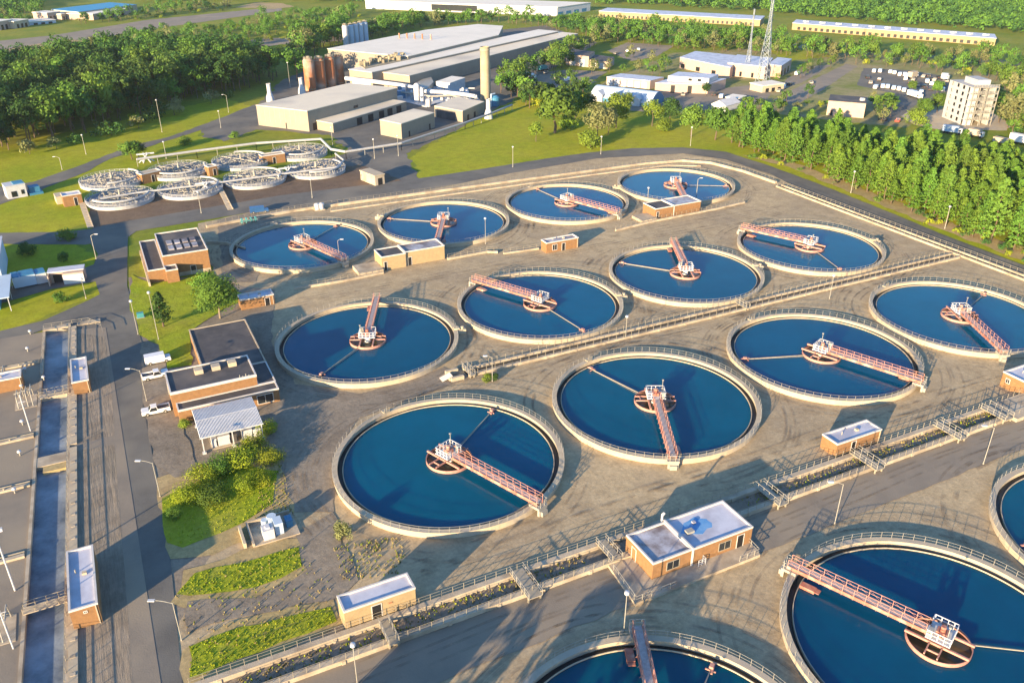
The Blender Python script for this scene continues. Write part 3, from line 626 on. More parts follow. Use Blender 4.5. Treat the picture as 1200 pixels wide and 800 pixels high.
hut('canal_house', 'orange brick hut with lilac roof cut by the left edge', -31, -21.6, 166.2, 169.5, 2.8, m_brick, m_memb, [('S', -1.5, 1.1, 0, 2.0, 'door')])
# pair of yellow brick blocks
o = thing('pump_house', 'yellow brick pump house of two flat dark roofed blocks between two back row tanks', 'building', (67, 195, 0))
q = L_(o, 58.9, 65.3, 191.9, 197.8); flat_block(o, *q, 0, 3.8, m_cream, m_droof); opening(o, 'S', q[0] + .5, q[0] + 1.4, 0, 2.4, q[2])
q = L_(o, 65.4, 76.2, 192.4, 198.1); flat_block(o, *q, 0, 3.9, m_cream, m_memb2); MB().box(q[0] - .15, q[0] + .12, q[2] - .1, q[2] - .003, 0, 3.6).build('downpipe', m_coping, o)
opening(o, 'S', q[0] + .6, q[0] + 1.7, 0, 2.3, q[2])
MB().box(-14.5, -8.2, -4.5, 1.5, 0, 1.0).build('dock', m_conc, o)
o = thing('pump_house', 'orange brick house with two dark flat roofs in front of the farthest tank', 'building', (152, 197, 0))
q = L_(o, 144, 150.6, 193.9, 200.4); flat_block(o, *q, 0, 3.3, m_brick, m_droof); opening(o, 'S', q[0] + .4, q[0] + 1.3, 0, 2.3, q[2])
q = L_(o, 150.65, 160.5, 193.9, 200.5); flat_block(o, *q, 0, 3.4, m_brick, m_memb2); MB().box(q[0] - .15, q[0] + .1, q[2] - .1, q[2] - .003, 0, 3.1).build('downpipe', m_coping, o)
MB().box(-13.5, -8.1, -4.4, 1.0, 0, .8).build('dock', m_conc, o)
hut('valve_house', 'small flat roofed brick hut alone on the tan ground in the middle distance', 102.0, 111.8, 184.0, 187.0, 3.0, m_brick, m_memb2, [('S', .3, 1.1, 0, 2.2, 'door'), ('S', -2.4, 1.5, .5, 2.2, 'window')])
hut('valve_house', 'low blue roofed brick hut partly behind the leafy tree near the tall brick building', 22.4, 30.0, 183.8, 187.2, 2.6, m_brick, m_memb, [('S', 2.2, 1.2, 0, 2.0, 'door')])
# tall orange building with annex
o = thing('blower_building', 'tall orange brick building with dark gravel roof and a lower annex on its left', 'building', (14, 220, 0))
q = L_(o, 9.3, 20.0, 211.2, 229); rf = flat_block(o, *q, 0, 6.0, m_brick, m_droof)
for i in range(4):
    for j in range(2): rooftop(o, q[0] + 2.6 + i * 1.9, q[2] + 5.0 + j * 4.2, 5.74, 1.3, 2.6, .35, m_memb2, 'skylight')
MB().box(q[0] + .01, q[1] - .01, q[2] - .04, q[2] - .003, 0, 1.0).build('plinth', m_conc, o)
q2 = L_(o, 5.3, 9.25, 209.4, 232); flat_block(o, *q2, 0, 3.5, m_brick, m_droof)
q2 = L_(o, 9.25, 12.0, 207.6, 211.15); flat_block(o, *q2, 0, 3.45, m_brick, m_droof)
opening(o, 'S', 1.2, 2.6, 0, 2.4, q[2])
MB().box(-9.2, -8.75, -12.5, 11.5, 0, 1.2).build('side_wall', m_conc, o)
# control building
o = thing('control_building', 'wide low brick building with black flat roofs and three square vents, beside parked pickups', 'building', (12, 156, 0))
q = L_(o, 9.8, 21.4, 151.3, 172.4); flat_block(o, *q, 0, 2.95, m_brick, m_droof, .15, m_conc, .2, .2)
q = L_(o, 18.15, 21.4, 142.7, 151.25); flat_block(o, *q, 0, 2.9, m_brick, m_droof, .15, m_coping, .2, .3)
q = L_(o, 3.6, 21.3, 139.8, 142.6); flat_block(o, *q, 0, 2.85, m_brick, m_droof, .15, m_coping, .2, .35)
q = L_(o, 3.0, 18.1, 142.65, 151.2); flat_block(o, *q, 0, 5.1, m_brick, m_droof, .2, m_coping, .22, .5)
for u, v in ((233, 436), (253, 431.5), (272, 427)):
    p = G(u, v, 5); rooftop(o, p.x - 12, p.y - 156, 4.85, 1.5, 1.5, .9, m_concp)
for i in range(4): MB().tube((3.2 + i * .55, -13.2, 2.8), (3.2 + i * .55, -13.2, 5.6 - .3 * (i % 2)), .07, .07, 6).build('vent_pipe', m_galvw, o)
opening(o, 'W', -4.6, -3.4, 0, 2.2, q[0]); opening(o, 'S', 5.2, 8.2, .3, 2.2, -16.2, m_glass, 'window')
# corrugated canopy
o = thing('metal_canopy', 'white corrugated metal canopy on posts over pale cabinets in front of the control building', 'canopy', (10.9, 133, 0))
b = MB(); n = 46
for s, (ya, yb, za, zb) in enumerate(((-4.9, .2, 3.3, 3.75), (.2, 4.9, 3.75, 3.35))):
    for i in range(n):
        xa, xm, xb = -5.2 + 10.4 * i / n, -5.2 + 10.4 * (i + .5) / n, -5.2 + 10.4 * (i + 1) / n
        b.quad((xa, ya, za), (xm, ya, za + .1), (xm, yb, zb + .1), (xa, yb, zb)); b.quad((xm, ya, za + .1), (xb, ya, za), (xb, yb, zb), (xm, yb, zb + .1))
b.bar((-5.25, -4.92, 3.24), (5.25, -4.92, 3.24), .08, .2); b.bar((-5.25, .2, 3.82), (5.25, .2, 3.82), .25, .06); b.build('roof', m_wht, o)
for x in (-4.9, .0, 4.9):
    for y in (-4.6, 4.5):
        p = MB().bar((x, y, 0), (x, y, 3.3), .16, .16).box(x - .3, x + .3, y - .3, y + .3, 0, .3); p.build('post', m_wht, o)
MB().box(-3.6, 5.0, -4.2, 2.5, 0, .12).build('slab', m_conc, o)
for k, (xa, xb) in enumerate(((-3.4, -2.6), (-2.4, -.4), (-.2, .8), (1.6, 3.4), (3.5, 4.8))):
    tag(MB().box(10.9 + xa, 10.9 + xb, 133 - 3.6, 133 - 1.8, .125, 1.7 + .2 * (k % 2)).box(10.9 + xa + .1, 10.9 + xb - .1, 133 - 3.66, 133 - 3.6, .3, 1.4).build('electric_cabinet', m_wht if k != 2 else m_droof), 'pale metal cabinet in the row under the corrugated canopy' if k != 2 else 'only dark cabinet in the row under the corrugated canopy', 'cabinet', 'cabinets under the canopy')
# transformer pad
o = thing('equipment_pad', 'square concrete pad with white and blue boxes and drums between two grass plots', 'equipment pad', (12, 103.3, 0))
MB().box(-3.4, 3.4, -2.6, 2.9, 0, .25).box(-3.4, -3.1, -2.6, 2.9, .25, .7).box(-3.1, 3.1, 2.6, 2.9, .25, .8).build('pad', m_conc, o)
MB().box(-1.7, -.1, -2.1, -.4, .25, 1.9).box(-1.2, -.6, -1.7, -.9, 1.9, 2.15).build('cabinet', m_wht, o)
MB().box(.1, 1.3, -1.6, .3, .25, 2.2).build('cabinet', m_bluew, o); MB().box(1.9, 2.9, -.6, .9, .25, 1.4).build('cabinet', m_blue, o)
b = MB(); b.tube((.2, 1.3, .3), (.2, 1.3, 1.8), .7, .7, 14); b.tube((-.9, 1.2, .3), (-.9, 1.2, 1.5), .5, .5, 12); b.build('drum', m_bluew, o)
b = MB(); b.box(-4.6, -4.2, -2.2, 2.2, 0, .9); b.build('bollard_rail', m_concp, o)
# left edge canopies, trailer, garage
p = G(55, 342); q = G(17, 352)
o = thing('equipment_shelter', 'pale blue flat shelter on slim posts cut by the left edge', 'shelter', (-30, 214, 0))
MB().box(-6, 5.6, -7.5, 7.5, 3.4, 3.65).build('roof', m_bluew, o)
for x in (-5, 5.2):
    for y in (-7, 0, 7): MB().bar((x, y, 0), (x, y, 3.4), .14, .14).build('post', m_wht, o)
MB().box(-5, 3, -5, 5, 0, 2.4).build('tank_box', m_blue, o)
o = thing('service_block', 'pale blue block behind the flat shelter at the left edge, shading the lawn', 'building', (-36, 233, 0))
MB().box(-10, 9.5, -10, 10.5, 0, 6.1).build('wall', m_bluew, o); MB().box(-10.2, 9.7, -10.2, 10.7, 6.1, 6.4).build('roof', m_memb, o)
for i in range(4): MB().box(-8 + i * 4, -6 + i * 4, -10.06, -10, 1.5, 3.5).build('window', m_glass, o)
def pbox(u0, v0, u1, v1): a, b_ = G(u0, v0), G(u1, v1); return a, b_
a, c = G(18, 340), G(57, 332)
o = thing('site_trailer', 'long pale blue site trailer with blue panelled roof parked by the triangle of grass', 'trailer', (a.x, a.y, 0), math.atan2(c.y - a.y, c.x - a.x)); L = (c - a).length
MB().box(0, L * .68, 0, 4.2, .4, 3.0).build('body', m_bluew, o); MB().box(L * .69, L, 0, 3.9, .3, 2.8).build('end_body', m_wht, o)
MB().box(.1, L * .2, .2, 4.0, 3.0, 3.2).box(L * .24, L * .66, .2, 4.0, 3.0, 3.2).box(L * .7, L - .1, .2, 3.7, 2.8, 3.0).build('roof_panel', m_blue, o)
MB().box(.4, 1.2, .6, 3.6, 0, .4).box(L * .6, L * .66, .6, 3.6, 0, .4).box(L * .74, L * .95, .6, 3.4, 0, .3).build('wheel_base', m_tyre, o)
a, c = G(58, 336), G(100, 331)
o = thing('garage_shed', 'open fronted shed with a big white roller door beside the trailer', 'shed', (a.x, a.y, 0), math.atan2(c.y - a.y, c.x - a.x)); L = (c - a).length
MB().box(0, L, 2.0, 4.2, 0, 2.9).box(0, .25, 0, 2, 0, 2.7).build('wall', m_pink, o); MB().box(L * .42, L, .0, .2, .1, 2.5).build('roller_door', m_wht, o)
MB().box(-.1, L + .1, 1.4, 4.5, 2.9, 3.15).build('roof', m_memb, o); MB().box(L * .42, L, .2, 1.4, 2.55, 2.8).build('canopy', m_pink, o); MB().box(L * .12, L * .36, 1.9, 2.0, 0, 2.2).build('door', m_door, o)
a, c = G(10, 234), G(33, 230)
o = thing('mobile_cabin', 'white cabin with two dark windows on the lawn at far left', 'cabin', (a.x, a.y, 0), math.atan2(c.y - a.y, c.x - a.x)); L = (c - a).length
MB().box(0, L, 0, 5, 0, 4.0).build('wall', m_wht, o); MB().box(-.1, L + .1, -.1, 5.1, 4.0, 4.2).build('roof', m_wht, o); MB().box(L * .45, L - .2, .8, 4.2, 4.2, 4.5).build('roof_hatch', m_blue, o)
MB().box(L * .22, L * .5, -.06, 0, .5, 2.3).build('window', m_glass, o); MB().box(L * .72, L * .88, -.06, 0, 1.0, 2.4).build('window', m_glass, o)
MB().box(L + .6, L + 4.6, 0, 5, 0, .7).box(L + 1, L + 4, .8, 4, .7, 2.4).build('skid_unit', m_blue, o)
a, c = G(76, 243), G(98, 239.5)
o = thing('switch_house', 'small orange brick hut with a pale wing at the corner of the lawn', 'hut', (a.x, a.y, 0), math.atan2(c.y - a.y, c.x - a.x)); L = (c - a).length
flat_block(o, 0, L, 0, 4, 0, 3.6, m_brick, m_memb); opening(o, 'S', L * .55, L * .75, 0, 2.6, 0); MB().box(-1.5, 1.2, 4.1, 9, 0, 2.4).build('wing', m_concp, o)
a, c = G(440, 218), G(451, 215.5)
o = thing('concrete_portal', 'pale concrete portal with a sloping back and dark opening at the road below the plant', 'shelter', (a.x, a.y, 0), math.atan2(c.y - a.y, c.x - a.x)); L = (c - a).length
MB().box(0, L, 0, 9, 0, 3.2).build('wall', m_conc, o); MB().box(-.2, L + .2, -.2, 9.2, 3.2, 3.5).build('roof', m_concp, o); MB().box(L * .3, L * .75, -.05, 0, 0, 2.3).build('door', m_door, o)
# hut just outside the lower edge whose shade crosses the service road
hut('valve_house', 'cream hut just below the lower edge of the picture', 4.5, 15.0, 60.6, 64.6, 4.6, m_cream, m_memb, [])

# ------------------------------------------------------------------ trickling filters
def make_filter():
    o = thing('trickling_filter', 'filter', 'filter tank', (0, 0, 0), 0, 'white trickling filter tanks below the factory')
    r = 10.0
    MB().lathe([(r, 0), (r, .95), (r + .12, .97), (r + .12, 1.15), (r - .3, 1.15), (r - .3, .6)], 56).build('wall', m_pale, o)
    MB().disc(r - .25, .9, 56).build('media_bed', m_media, o)
    b = MB()
    for i in range(4):
        a = math.pi / 2 * i + .3; b.bar((0, 0, 1.75), ((r - .6) * math.cos(a), (r - .6) * math.sin(a), 1.5), .3, .3)
        b.bar((0, 0, 3.6), ((r - 3) * math.cos(a), (r - 3) * math.sin(a), 1.7), .06, .06)
    b.tube((0, 0, 1), (0, 0, 3.7), .35, .35, 10); b.build('distributor_arm', m_galvw, o)
    b = MB(); b.rail([((r + .1) * math.cos(2 * math.pi * i / 48), (r + .1) * math.sin(2 * math.pi * i / 48), 1.15) for i in range(48)], .8, 1.6, True, .03, .03)
    b.build('railing', m_wht, o)
    b = MB(); rn = random.Random(5)
    for k in range(4):
        rr = 3 + k * 1.9; pts = [(rr * math.cos(2 * math.pi * i / 24), rr * math.sin(2 * math.pi * i / 24), 1.3) for i in range(25)]
        b.path(pts, .09, 5)
    for i in range(150):
        a = rn.uniform(0, 2 * math.pi); rr = rn.uniform(2, r - .8); h = rn.uniform(.25, .9); x, y = rr * math.cos(a), rr * math.sin(a)
        b.bar((x, y, 1.1), (x, y, 1.2 + h), .16, .16); b.bar((x, y, 1.2 + h), (x + rn.uniform(-.9, .9), y + rn.uniform(-.9, .9), 1.2 + h), .12, .12)
    b.build('spray_pipes', m_galvw, o)
    b = MB(); pts = [((r - 1.3) * math.cos(a), (r - 1.3) * math.sin(a), 2.35) for a in [R(-165) + R(150) * i / 20 for i in range(21)]]
    b.path(pts, .32, 8)
    for p in pts[::4]: b.bar((p[0], p[1], 1), (p[0], p[1], 2.1), .16, .16)
    b.build('ring_main', m_pale, o)
    return o
fl = make_filter(); learn(fl)
FIL = [(3.8, 283.7, .2, 'white filter tank at the left end of the front row on the brown slope'), (25.0, 284.3, 1.3, 'second white filter tank from the left in the front row, behind the slope stairs'), (46.0, 286.4, 2.2, 'third white filter tank in the front row, behind the lattice pipe junction'), (67.5, 288.6, .8, 'white filter tank at the right end of the front row by the concrete portal'),
       (2.8, 306.0, 1.1, 'white filter tank at the left end of the back row under the bushes'), (24.4, 308.0, .4, 'second white filter tank of the back row, behind a brick hut'), (46.0, 311.0, 1.9, 'third white filter tank of the back row, between the two brick filter huts'), (68.0, 314.0, .1, 'white filter tank at the right end of the back row nearest the factory')]
for i, (x, y, a, lab) in enumerate(FIL):
    dup(fl, (x, y, 0), a, lab, 1.0)
wipe(fl)
def lift_pipe(name, label, pts, r, mat=m_wht, sup=6.0, cat='pipe'):
    o = thing(name, label, cat); MB().path(pts, r, 10).build('pipe', mat, o); b = MB()
    for a, c in zip(pts, pts[1:]):
        a, c = Vector(a), Vector(c); n = max(1, int((c - a).length / sup))
        for i in range(n + 1):
            p = a.lerp(c, i / n)
            if p.z > .8: b.bar((p.x, p.y, 0), (p.x, p.y, p.z - r), .18, .18)
    b.build('support', m_galvw, o); return o
def gp3(z, *pts): return [G(u, v, z) for u, v in pts]
lift_pipe('pipeline', 'long white raised pipe from the filter tanks past the small warehouse to the stack', gp3(2.6, (160, 187), (230, 177), (300, 168), (376, 163), (388, 175), (405, 178), (470, 168), (545, 144), (573, 134), (600, 123)), .45, m_pale)
lift_pipe('pipeline', 'white distribution pipe running in front of the front row of filter tanks', gp3(2.4, (118, 233), (160, 226), (235, 217), (330, 204), (395, 196), (403, 188), (393, 180)), .32, m_pale)
for u, v, lab in ((242, 225, 'white crossed pipe junction left of centre in front of the filter tanks'), (338, 207, 'white crossed pipe junction to the right in front of the filter tanks'), (172, 190, 'white upright pipe bends behind the back row of filter tanks')):
    p = G(u, v); b = MB(); 
    for i in range(6): 
        a = i * 1.05; b.tube((p.x + 2.6 * math.cos(a), p.y + 1.6 * math.sin(a), 0), (p.x - 1.2 * math.cos(a), p.y - math.sin(a), 3.2), .22, .22, 7)
    b.tube((p.x - 3, p.y, 3.0), (p.x + 3, p.y, 3.0), .3, .3, 8)
    tag(b.build('pipe_junction', m_wht), lab, 'pipes')
for u0, v0, u1, v1, lab in ((168, 216, 191, 210.5, 'orange brick hut with two dark doors among the left filter tanks'), (246, 207, 256, 205, 'tiny tan brick hut in the middle of the filter tanks'), (308, 194, 335, 190, 'orange brick hut with a dark door among the right filter tanks')):
    a, c = G(u0, v0), G(u1, v1); L = (c - a).length
    o = thing('filter_hut', lab, 'hut', (a.x, a.y, 0), math.atan2(c.y - a.y, c.x - a.x)); flat_block(o, 0, L, 0, 3.4, 0, 3.4, m_brick, m_concp); opening(o, 'S', L * .45, L * .45 + 1.2, 0, 2.4, 0)
for u0, v0, u1, v1, lab in ((257, 221, 270, 246, 'pale concrete stairs down the brown slope in the middle'), (96, 239, 106, 267, 'pale concrete stairs at the left end of the brown slope')):
    a, c = G(u0, v0), G(u1, v1); b = MB(); n = 16
    for i in range(n): b.bar(a.lerp(c, i / n) + Vector((0, 0, .5 - .03 * i)), a.lerp(c, (i + .9) / n) + Vector((0, 0, .5 - .03 * i)), 1.5, .2)
    b.bar(a + Vector((.8, 0, .4)), c + Vector((.8, 0, .2)), .2, .5); tag(b.build('stairs', m_concp), lab, 'stairs')

# ------------------------------------------------------------------ factory
FOOT = []       # footprints kept free of trees
def quadbox(name, label, cat, roof, h, wall, roofm, base=0.0, parap=0.0, ridge=False):
    """building whose roof corners (survey pixels, three or four) lie on height h"""
    p = [G(u, v, h) for u, v in roof]
    if len(p) == 3: p.append(p[0] + p[2] - p[1])
    c = p[1]; o = thing(name, label, cat, (c.x, c.y, 0)); q = [(a.x - c.x, a.y - c.y) for a in p]
    FOOT.append([(a.x, a.y) for a in p])
    MB().prism(q, base, h - .25).build('wall', wall, o)
    cen = Vector((sum(a[0] for a in q) / len(q), sum(a[1] for a in q) / len(q)))
    q2 = [tuple(cen + (Vector(a) - cen) * 1.006) for a in q]
    MB().prism(q2, h - .25, h).build('roof', roofm, o); return o, q
def wall_patch(o, q, i, j, t0, t1, z0, z1, mat, name, d=.06):
    """opening on the wall between footprint corners i and j"""
    a, b_ = Vector((*q[i], 0)), Vector((*q[j], 0)); n = (b_ - a).cross(Vector((0, 0, 1))).normalized()
    cen = Vector((sum(k[0] for k in q) / len(q), sum(k[1] for k in q) / len(q), 0))
    if n.dot(a - cen) < 0: n = -n
    p, r = a.lerp(b_, t0), a.lerp(b_, t1)
    m = MB(); P4 = [p - n * .05, r - n * .05, r + n * d, p + n * d]; m.prism([(v.x, v.y) for v in P4], z0, z1)
    return m.build(name, mat, o)
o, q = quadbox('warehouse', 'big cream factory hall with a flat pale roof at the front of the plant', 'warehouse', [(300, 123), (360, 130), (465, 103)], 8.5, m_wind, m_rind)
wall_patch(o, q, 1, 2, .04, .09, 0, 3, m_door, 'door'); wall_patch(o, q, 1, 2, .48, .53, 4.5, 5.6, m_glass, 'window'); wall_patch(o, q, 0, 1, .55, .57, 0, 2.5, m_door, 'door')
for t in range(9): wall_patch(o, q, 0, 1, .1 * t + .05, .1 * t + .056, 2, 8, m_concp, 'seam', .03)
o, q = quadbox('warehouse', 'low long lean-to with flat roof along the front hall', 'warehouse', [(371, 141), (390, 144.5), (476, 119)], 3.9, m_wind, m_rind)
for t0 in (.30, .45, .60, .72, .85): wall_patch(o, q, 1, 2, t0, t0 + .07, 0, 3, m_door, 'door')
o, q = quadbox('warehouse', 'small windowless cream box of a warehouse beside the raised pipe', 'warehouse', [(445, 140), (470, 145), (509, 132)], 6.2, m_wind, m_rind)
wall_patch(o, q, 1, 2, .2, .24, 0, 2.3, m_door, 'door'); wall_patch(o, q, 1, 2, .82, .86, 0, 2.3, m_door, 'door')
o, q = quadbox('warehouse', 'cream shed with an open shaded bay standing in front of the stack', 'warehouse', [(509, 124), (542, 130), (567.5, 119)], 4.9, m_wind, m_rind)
wall_patch(o, q, 0, 1, .08, .75, 0, 3.9, m_droof, 'bay_shade_panel'); wall_patch(o, q, 1, 2, .2, .28, 0, 2.3, m_door, 'door'); wall_patch(o, q, 1, 2, .5, .58, 0, 2.3, m_door, 'door')  # dark panel paints the shade inside the open bay
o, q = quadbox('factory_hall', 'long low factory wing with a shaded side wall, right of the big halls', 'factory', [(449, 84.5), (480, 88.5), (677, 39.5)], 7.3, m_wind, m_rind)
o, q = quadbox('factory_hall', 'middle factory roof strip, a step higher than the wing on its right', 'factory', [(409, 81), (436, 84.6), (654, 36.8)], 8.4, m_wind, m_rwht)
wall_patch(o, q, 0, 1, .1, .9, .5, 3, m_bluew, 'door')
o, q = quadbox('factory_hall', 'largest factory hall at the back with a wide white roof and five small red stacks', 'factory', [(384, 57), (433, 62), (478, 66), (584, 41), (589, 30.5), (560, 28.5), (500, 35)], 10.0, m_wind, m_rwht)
c = o.location
for u, v in ((468, 45), (477, 45), (486, 45.5), (495, 46), (505, 46.5)):
    p = G(u, v, 10); MB().tube((p.x - c.x, p.y - c.y, 10), (p.x - c.x, p.y - c.y, 13), .5, .5, 8).build('roof_stack', m_rust, o)
rn = random.Random(8); b = MB()
for i in range(70):
    t = rn.random(); u, v = 424 + 50 * t, 76 - 10 * t; p = G(u + rn.uniform(-2, 2), v + rn.uniform(-1.5, 3.5), 8.5); h = rn.uniform(.6, 3.0)
    if i % 2: b.tube((p.x, p.y, 8.4), (p.x, p.y, 8.4 + h), rn.uniform(.3, .8), None, 7)
    else: b.box(p.x - 1, p.x + rn.uniform(0, 1.5), p.y - .8, p.y + 1, 8.4, 8.4 + h)
b.prism([tuple(G(u, v, 8.4)[:2]) for u, v in ((420, 76), (428, 81), (480, 70), (478, 63))], 8.3, 8.6)
tag(b.build('roof_ducts', m_stack), 'jumble of grey brown ducts and fans between the two big factory roofs', 'ducts')
# silos, stacks, tanks
def silo(name, label, u, v, vt, rpx, mat, group=None, cone=True):
    p = G(u, v); h = height((u, v), (u, vt)); r = (G(u + rpx, v) - p).length; o = thing(name, label, 'silo', p, 0, group)
    MB().lathe([(r, 0), (r, h * .95), (r * .75, h), (.01, h * 1.02)], 20).build('body', mat, o)
    MB().lathe([(r * 1.02, h * .05), (r * 1.05, h * .05), (r * 1.05, h * .07), (r * 1.02, h * .07)], 20).lathe([(r * 1.02, h * .93), (r * 1.05, h * .93), (r * 1.05, h * .95), (r * 1.02, h * .95)], 20).build('band', m_stack if mat is m_rust else m_wht, o)
    b = MB(); b.bar((r + .25, 0, 0), (r + .25, 0, h), .3, .2); b.box(-.5, .5, -.5, .5, h, h + 1.3); b.rail([(r * .8 * math.cos(i), r * .8 * math.sin(i), h * .98) for i in range(6)], 1.2, 1.5, True, .08, .08)
    b.build('ladder', m_galv, o); return o
for k, (u, v, t, w_) in enumerate(((364.5, 106, 69, 6.2), (376.5, 103.5, 68.5, 5.8), (388.5, 101, 66.5, 5.5), (399, 98.5, 65, 5.0))):
    silo('rusty_silo', ['rust streaked silo at the left end of the four behind the front hall', 'second rusty silo from the left, the reddest of the four', 'third rusty silo from the left with an ochre stripe', 'rusty brown silo at the right end of the four, the narrowest'][k], u, v, t, w_, m_rust, 'rusty silos behind the front hall')
for k, (u, v, t) in enumerate(((406, 56, 30), (412.5, 54.5, 29.5), (418, 53.5, 28.5), (423.5, 52.5, 27), (429, 51.5, 26))):
    silo('pale_silo', ['white sunlit silo at the left end of the pale blue row', 'second pale blue silo from the left of the row behind the big hall', 'middle pale blue silo of the row behind the big hall', 'fourth pale blue silo from the left of the row behind the big hall', 'pale blue silo at the right end of the row behind the big hall'][k], u, v, t, 3.3, m_wht if k == 0 else m_bluew, 'pale silos behind the big hall')
p = G(569, 121); h = height((569, 121), (569, 55)); o = thing('tall_stack', 'tall thick weathered tan chimney stack rising beside the white pipework', 'chimney', p)
MB().lathe([(2.3, 0), (2.2, h), (1.9, h), (1.9, h - 3)], 24).build('shaft', m_stack, o); MB().tube((2.6, .3, 0), (2.6, .3, h * .72), .3, .3, 8).build('side_pipe', m_galvw, o)
MB().lathe([(2.25, h - 1.4), (2.4, h - 1.4), (2.4, h - 1.0), (2.25, h - 1.0)], 24).build('collar', m_conc, o)
for u, v, t, lab in ((354, 110, 91, 'short white flared exhaust stack left of the rusty silos'), (317, 119, 98, 'short white flared exhaust stack at the far left end of the front hall'), (572.5, 139, 116, 'white flared stack standing at the foot of the tall chimney by the lawn')):
    p = G(u, v); h = height((u, v), (u, t)); o = thing('flared_stack', lab, 'chimney', p)
    MB().lathe([(1.9, 0), (1.7, h * .25), (1.0, h * .5), (.95, h), (.7, h)], 16).build('shaft', m_wht, o); MB().lathe([(1.05, h * .97), (1.2, h * .97), (1.2, h), (1.05, h)], 16).build('collar', m_galvw, o)
p = G(580, 124); o = thing('blue_tank', 'round blue tank with a pipe beside the tall chimney', 'tank', p); MB().lathe([(2.2, 0), (2.2, 3.8), (1.2, 4.6), (.01, 4.8)], 18).build('body', m_blue, o); MB().tube((-2.4, -1, 0), (-2.4, -1, 5.5), .35, .35, 8).tube((-2.4, -1, 5.5), (0, 0, 5.5), .35, .35, 8).build('pipe', m_bluew, o)
for u, v, t, rr, lab in ((489, 120, 98, 3.6, 'white upright vessel, the widest, among the pipework before the stack'), (495, 121, 103, 2.2, 'slim white upright vessel right next to the widest one'), (483, 118, 106, 2.0, 'slim white vessel left of the widest upright vessel'), (474, 115, 99, 2.6, 'white domed vessel at the left of the pipework near the hall corner'), (502, 125, 116, 3.0, 'short white vessel at the left corner of the open shed')):
    p = G(u, v); h = height((u, v), (u, t)); r = (G(u + rr, v) - p).length; o = thing('process_vessel', lab, 'vessel', p); MB().lathe([(r, 0), (r, h * .9), (r * .6, h), (.01, h * 1.03)], 16).build('body', m_wht, o); MB().tube((r * 1.1, 0, 0), (r * 1.1, 0, h), .2, .2, 6).build('pipe', m_galvw, o)
lift_pipe('fat_pipe', 'fat white overhead duct that bends down beside the tall chimney', gp3(4.5, (494, 107), (520, 108), (545, 111), (557, 113)) + [G(562, 122, .6)], .9, sup=8)
lift_pipe('fat_pipe', 'white overhead duct along the low end of the factory wing', gp3(5.0, (405, 92), (440, 96), (470, 100), (496, 105)), 1.0, m_wht, 8)
lift_pipe('fat_pipe', 'thin white overhead pipe among the vessels in front of the wing', gp3(3.5, (470, 108), (505, 113), (530, 112), (548, 117)), .45, m_galvw, 6)
rn = random.Random(11); b = MB()
for i in range(60):
    p = G(rn.uniform(468, 550), rn.uniform(104, 122)); 
    if inside(p.x, p.y, FOOT[3]): continue
    h = rn.uniform(1, 4)
    if i % 3 == 0: b.box(p.x - rn.uniform(.8, 2), p.x + 1, p.y - 1, p.y + rn.uniform(.5, 2), 0, h)
    elif i % 3 == 1: b.tube((p.x, p.y, h), (p.x + rn.uniform(-5, 5), p.y + rn.uniform(-4, 4), h), .3, .3, 7)
    else: b.tube((p.x, p.y, 0), (p.x, p.y, h), rn.uniform(.3, 1.0), None, 9)
b.prism([tuple(G(u, v)[:2]) for u, v in ((466, 118), (500, 126), (510, 122), (552, 118), (548, 104), (500, 102), (470, 106))], .02, .35)
tag(b.build('process_skid', m_wht), 'crowded white process pipes and boxes between the wing and the open shed', 'pipework')
b = MB(); b.prism([tuple(G(u, v, 4)[:2]) for u, v in ((482, 100), (500, 104), (508, 96), (505, 90), (497, 92))], 0, 4.0); tag(b.build('dust_shroud', m_galvw), 'pale crumpled shroud at the near corner of the factory wing', 'shroud')
o, q = quadbox('equipment_room', 'small white box building behind the fat duct', 'building', [(511, 95.5), (527, 97.5), (545, 91)], 5, m_wht, m_rwht); wall_patch(o, q, 0, 1, .4, .6, 0, 2.3, m_door, 'door')
b = MB()
for u, v, s in ((473, 112, 2.2), (470, 116, 1.8)): p = G(u, v); b.box(p.x - s, p.x + s, p.y - s, p.y + s, 0, s * 2.2)
tag(b.build('cooling_box', m_blue), 'dark blue cooling boxes at the corner of the front hall', 'cooling unit')

# ------------------------------------------------------------------ town beyond
def doors(o, q, i, j, n, z1, mat=m_glass, f=.5, name='window', t0=.03, t1=.97, z0=.3):
    for k in range(n):
        a = t0 + (t1 - t0) * k / n; wall_patch(o, q, i, j, a, a + (t1 - t0) / n * f, z0, z1, mat, name)
o, q = quadbox('warehouse', 'huge white distribution warehouse cut by the top edge with a dark glazed panel', 'warehouse', [(428, 0.5), (653, 8.6), (692, 3.0)], 7.2, m_wht, m_rwht); wall_patch(o, q, 0, 1, .36, .60, 1, 6.0, m_glass, 'glazing'); doors(o, q, 1, 2, 4, 3, m_blue, .6, 'dock_door')
o, q = quadbox('warehouse', 'long low cream warehouse with dark loading doors at the top centre right', 'warehouse', [(702, 13), (891, 23.2), (896, 18.8)], 4.9, m_cream, m_memb); doors(o, q, 0, 1, 34, 2.4, m_door, .45, 'dock_door')
o, q = quadbox('warehouse', 'long low pale warehouse with a grey roof at the top right', 'warehouse', [(929, 27), (1167.5, 45), (1165, 40)], 4.9, m_cream, m_memb); doors(o, q, 0, 1, 30, 2.4, m_door, .5, 'dock_door')
for i in range(12):
    t = (i + .5) / 12; p = G(935 + 230 * t, 25.5 + 17 * t, 4.9); MB().box(p.x - 1.5 - o.location.x, p.x + 1.5 - o.location.x, p.y - 1.5 - o.location.y, p.y + 1.5 - o.location.y, 4.9, 6.0).build('roof_unit', m_wht, o)
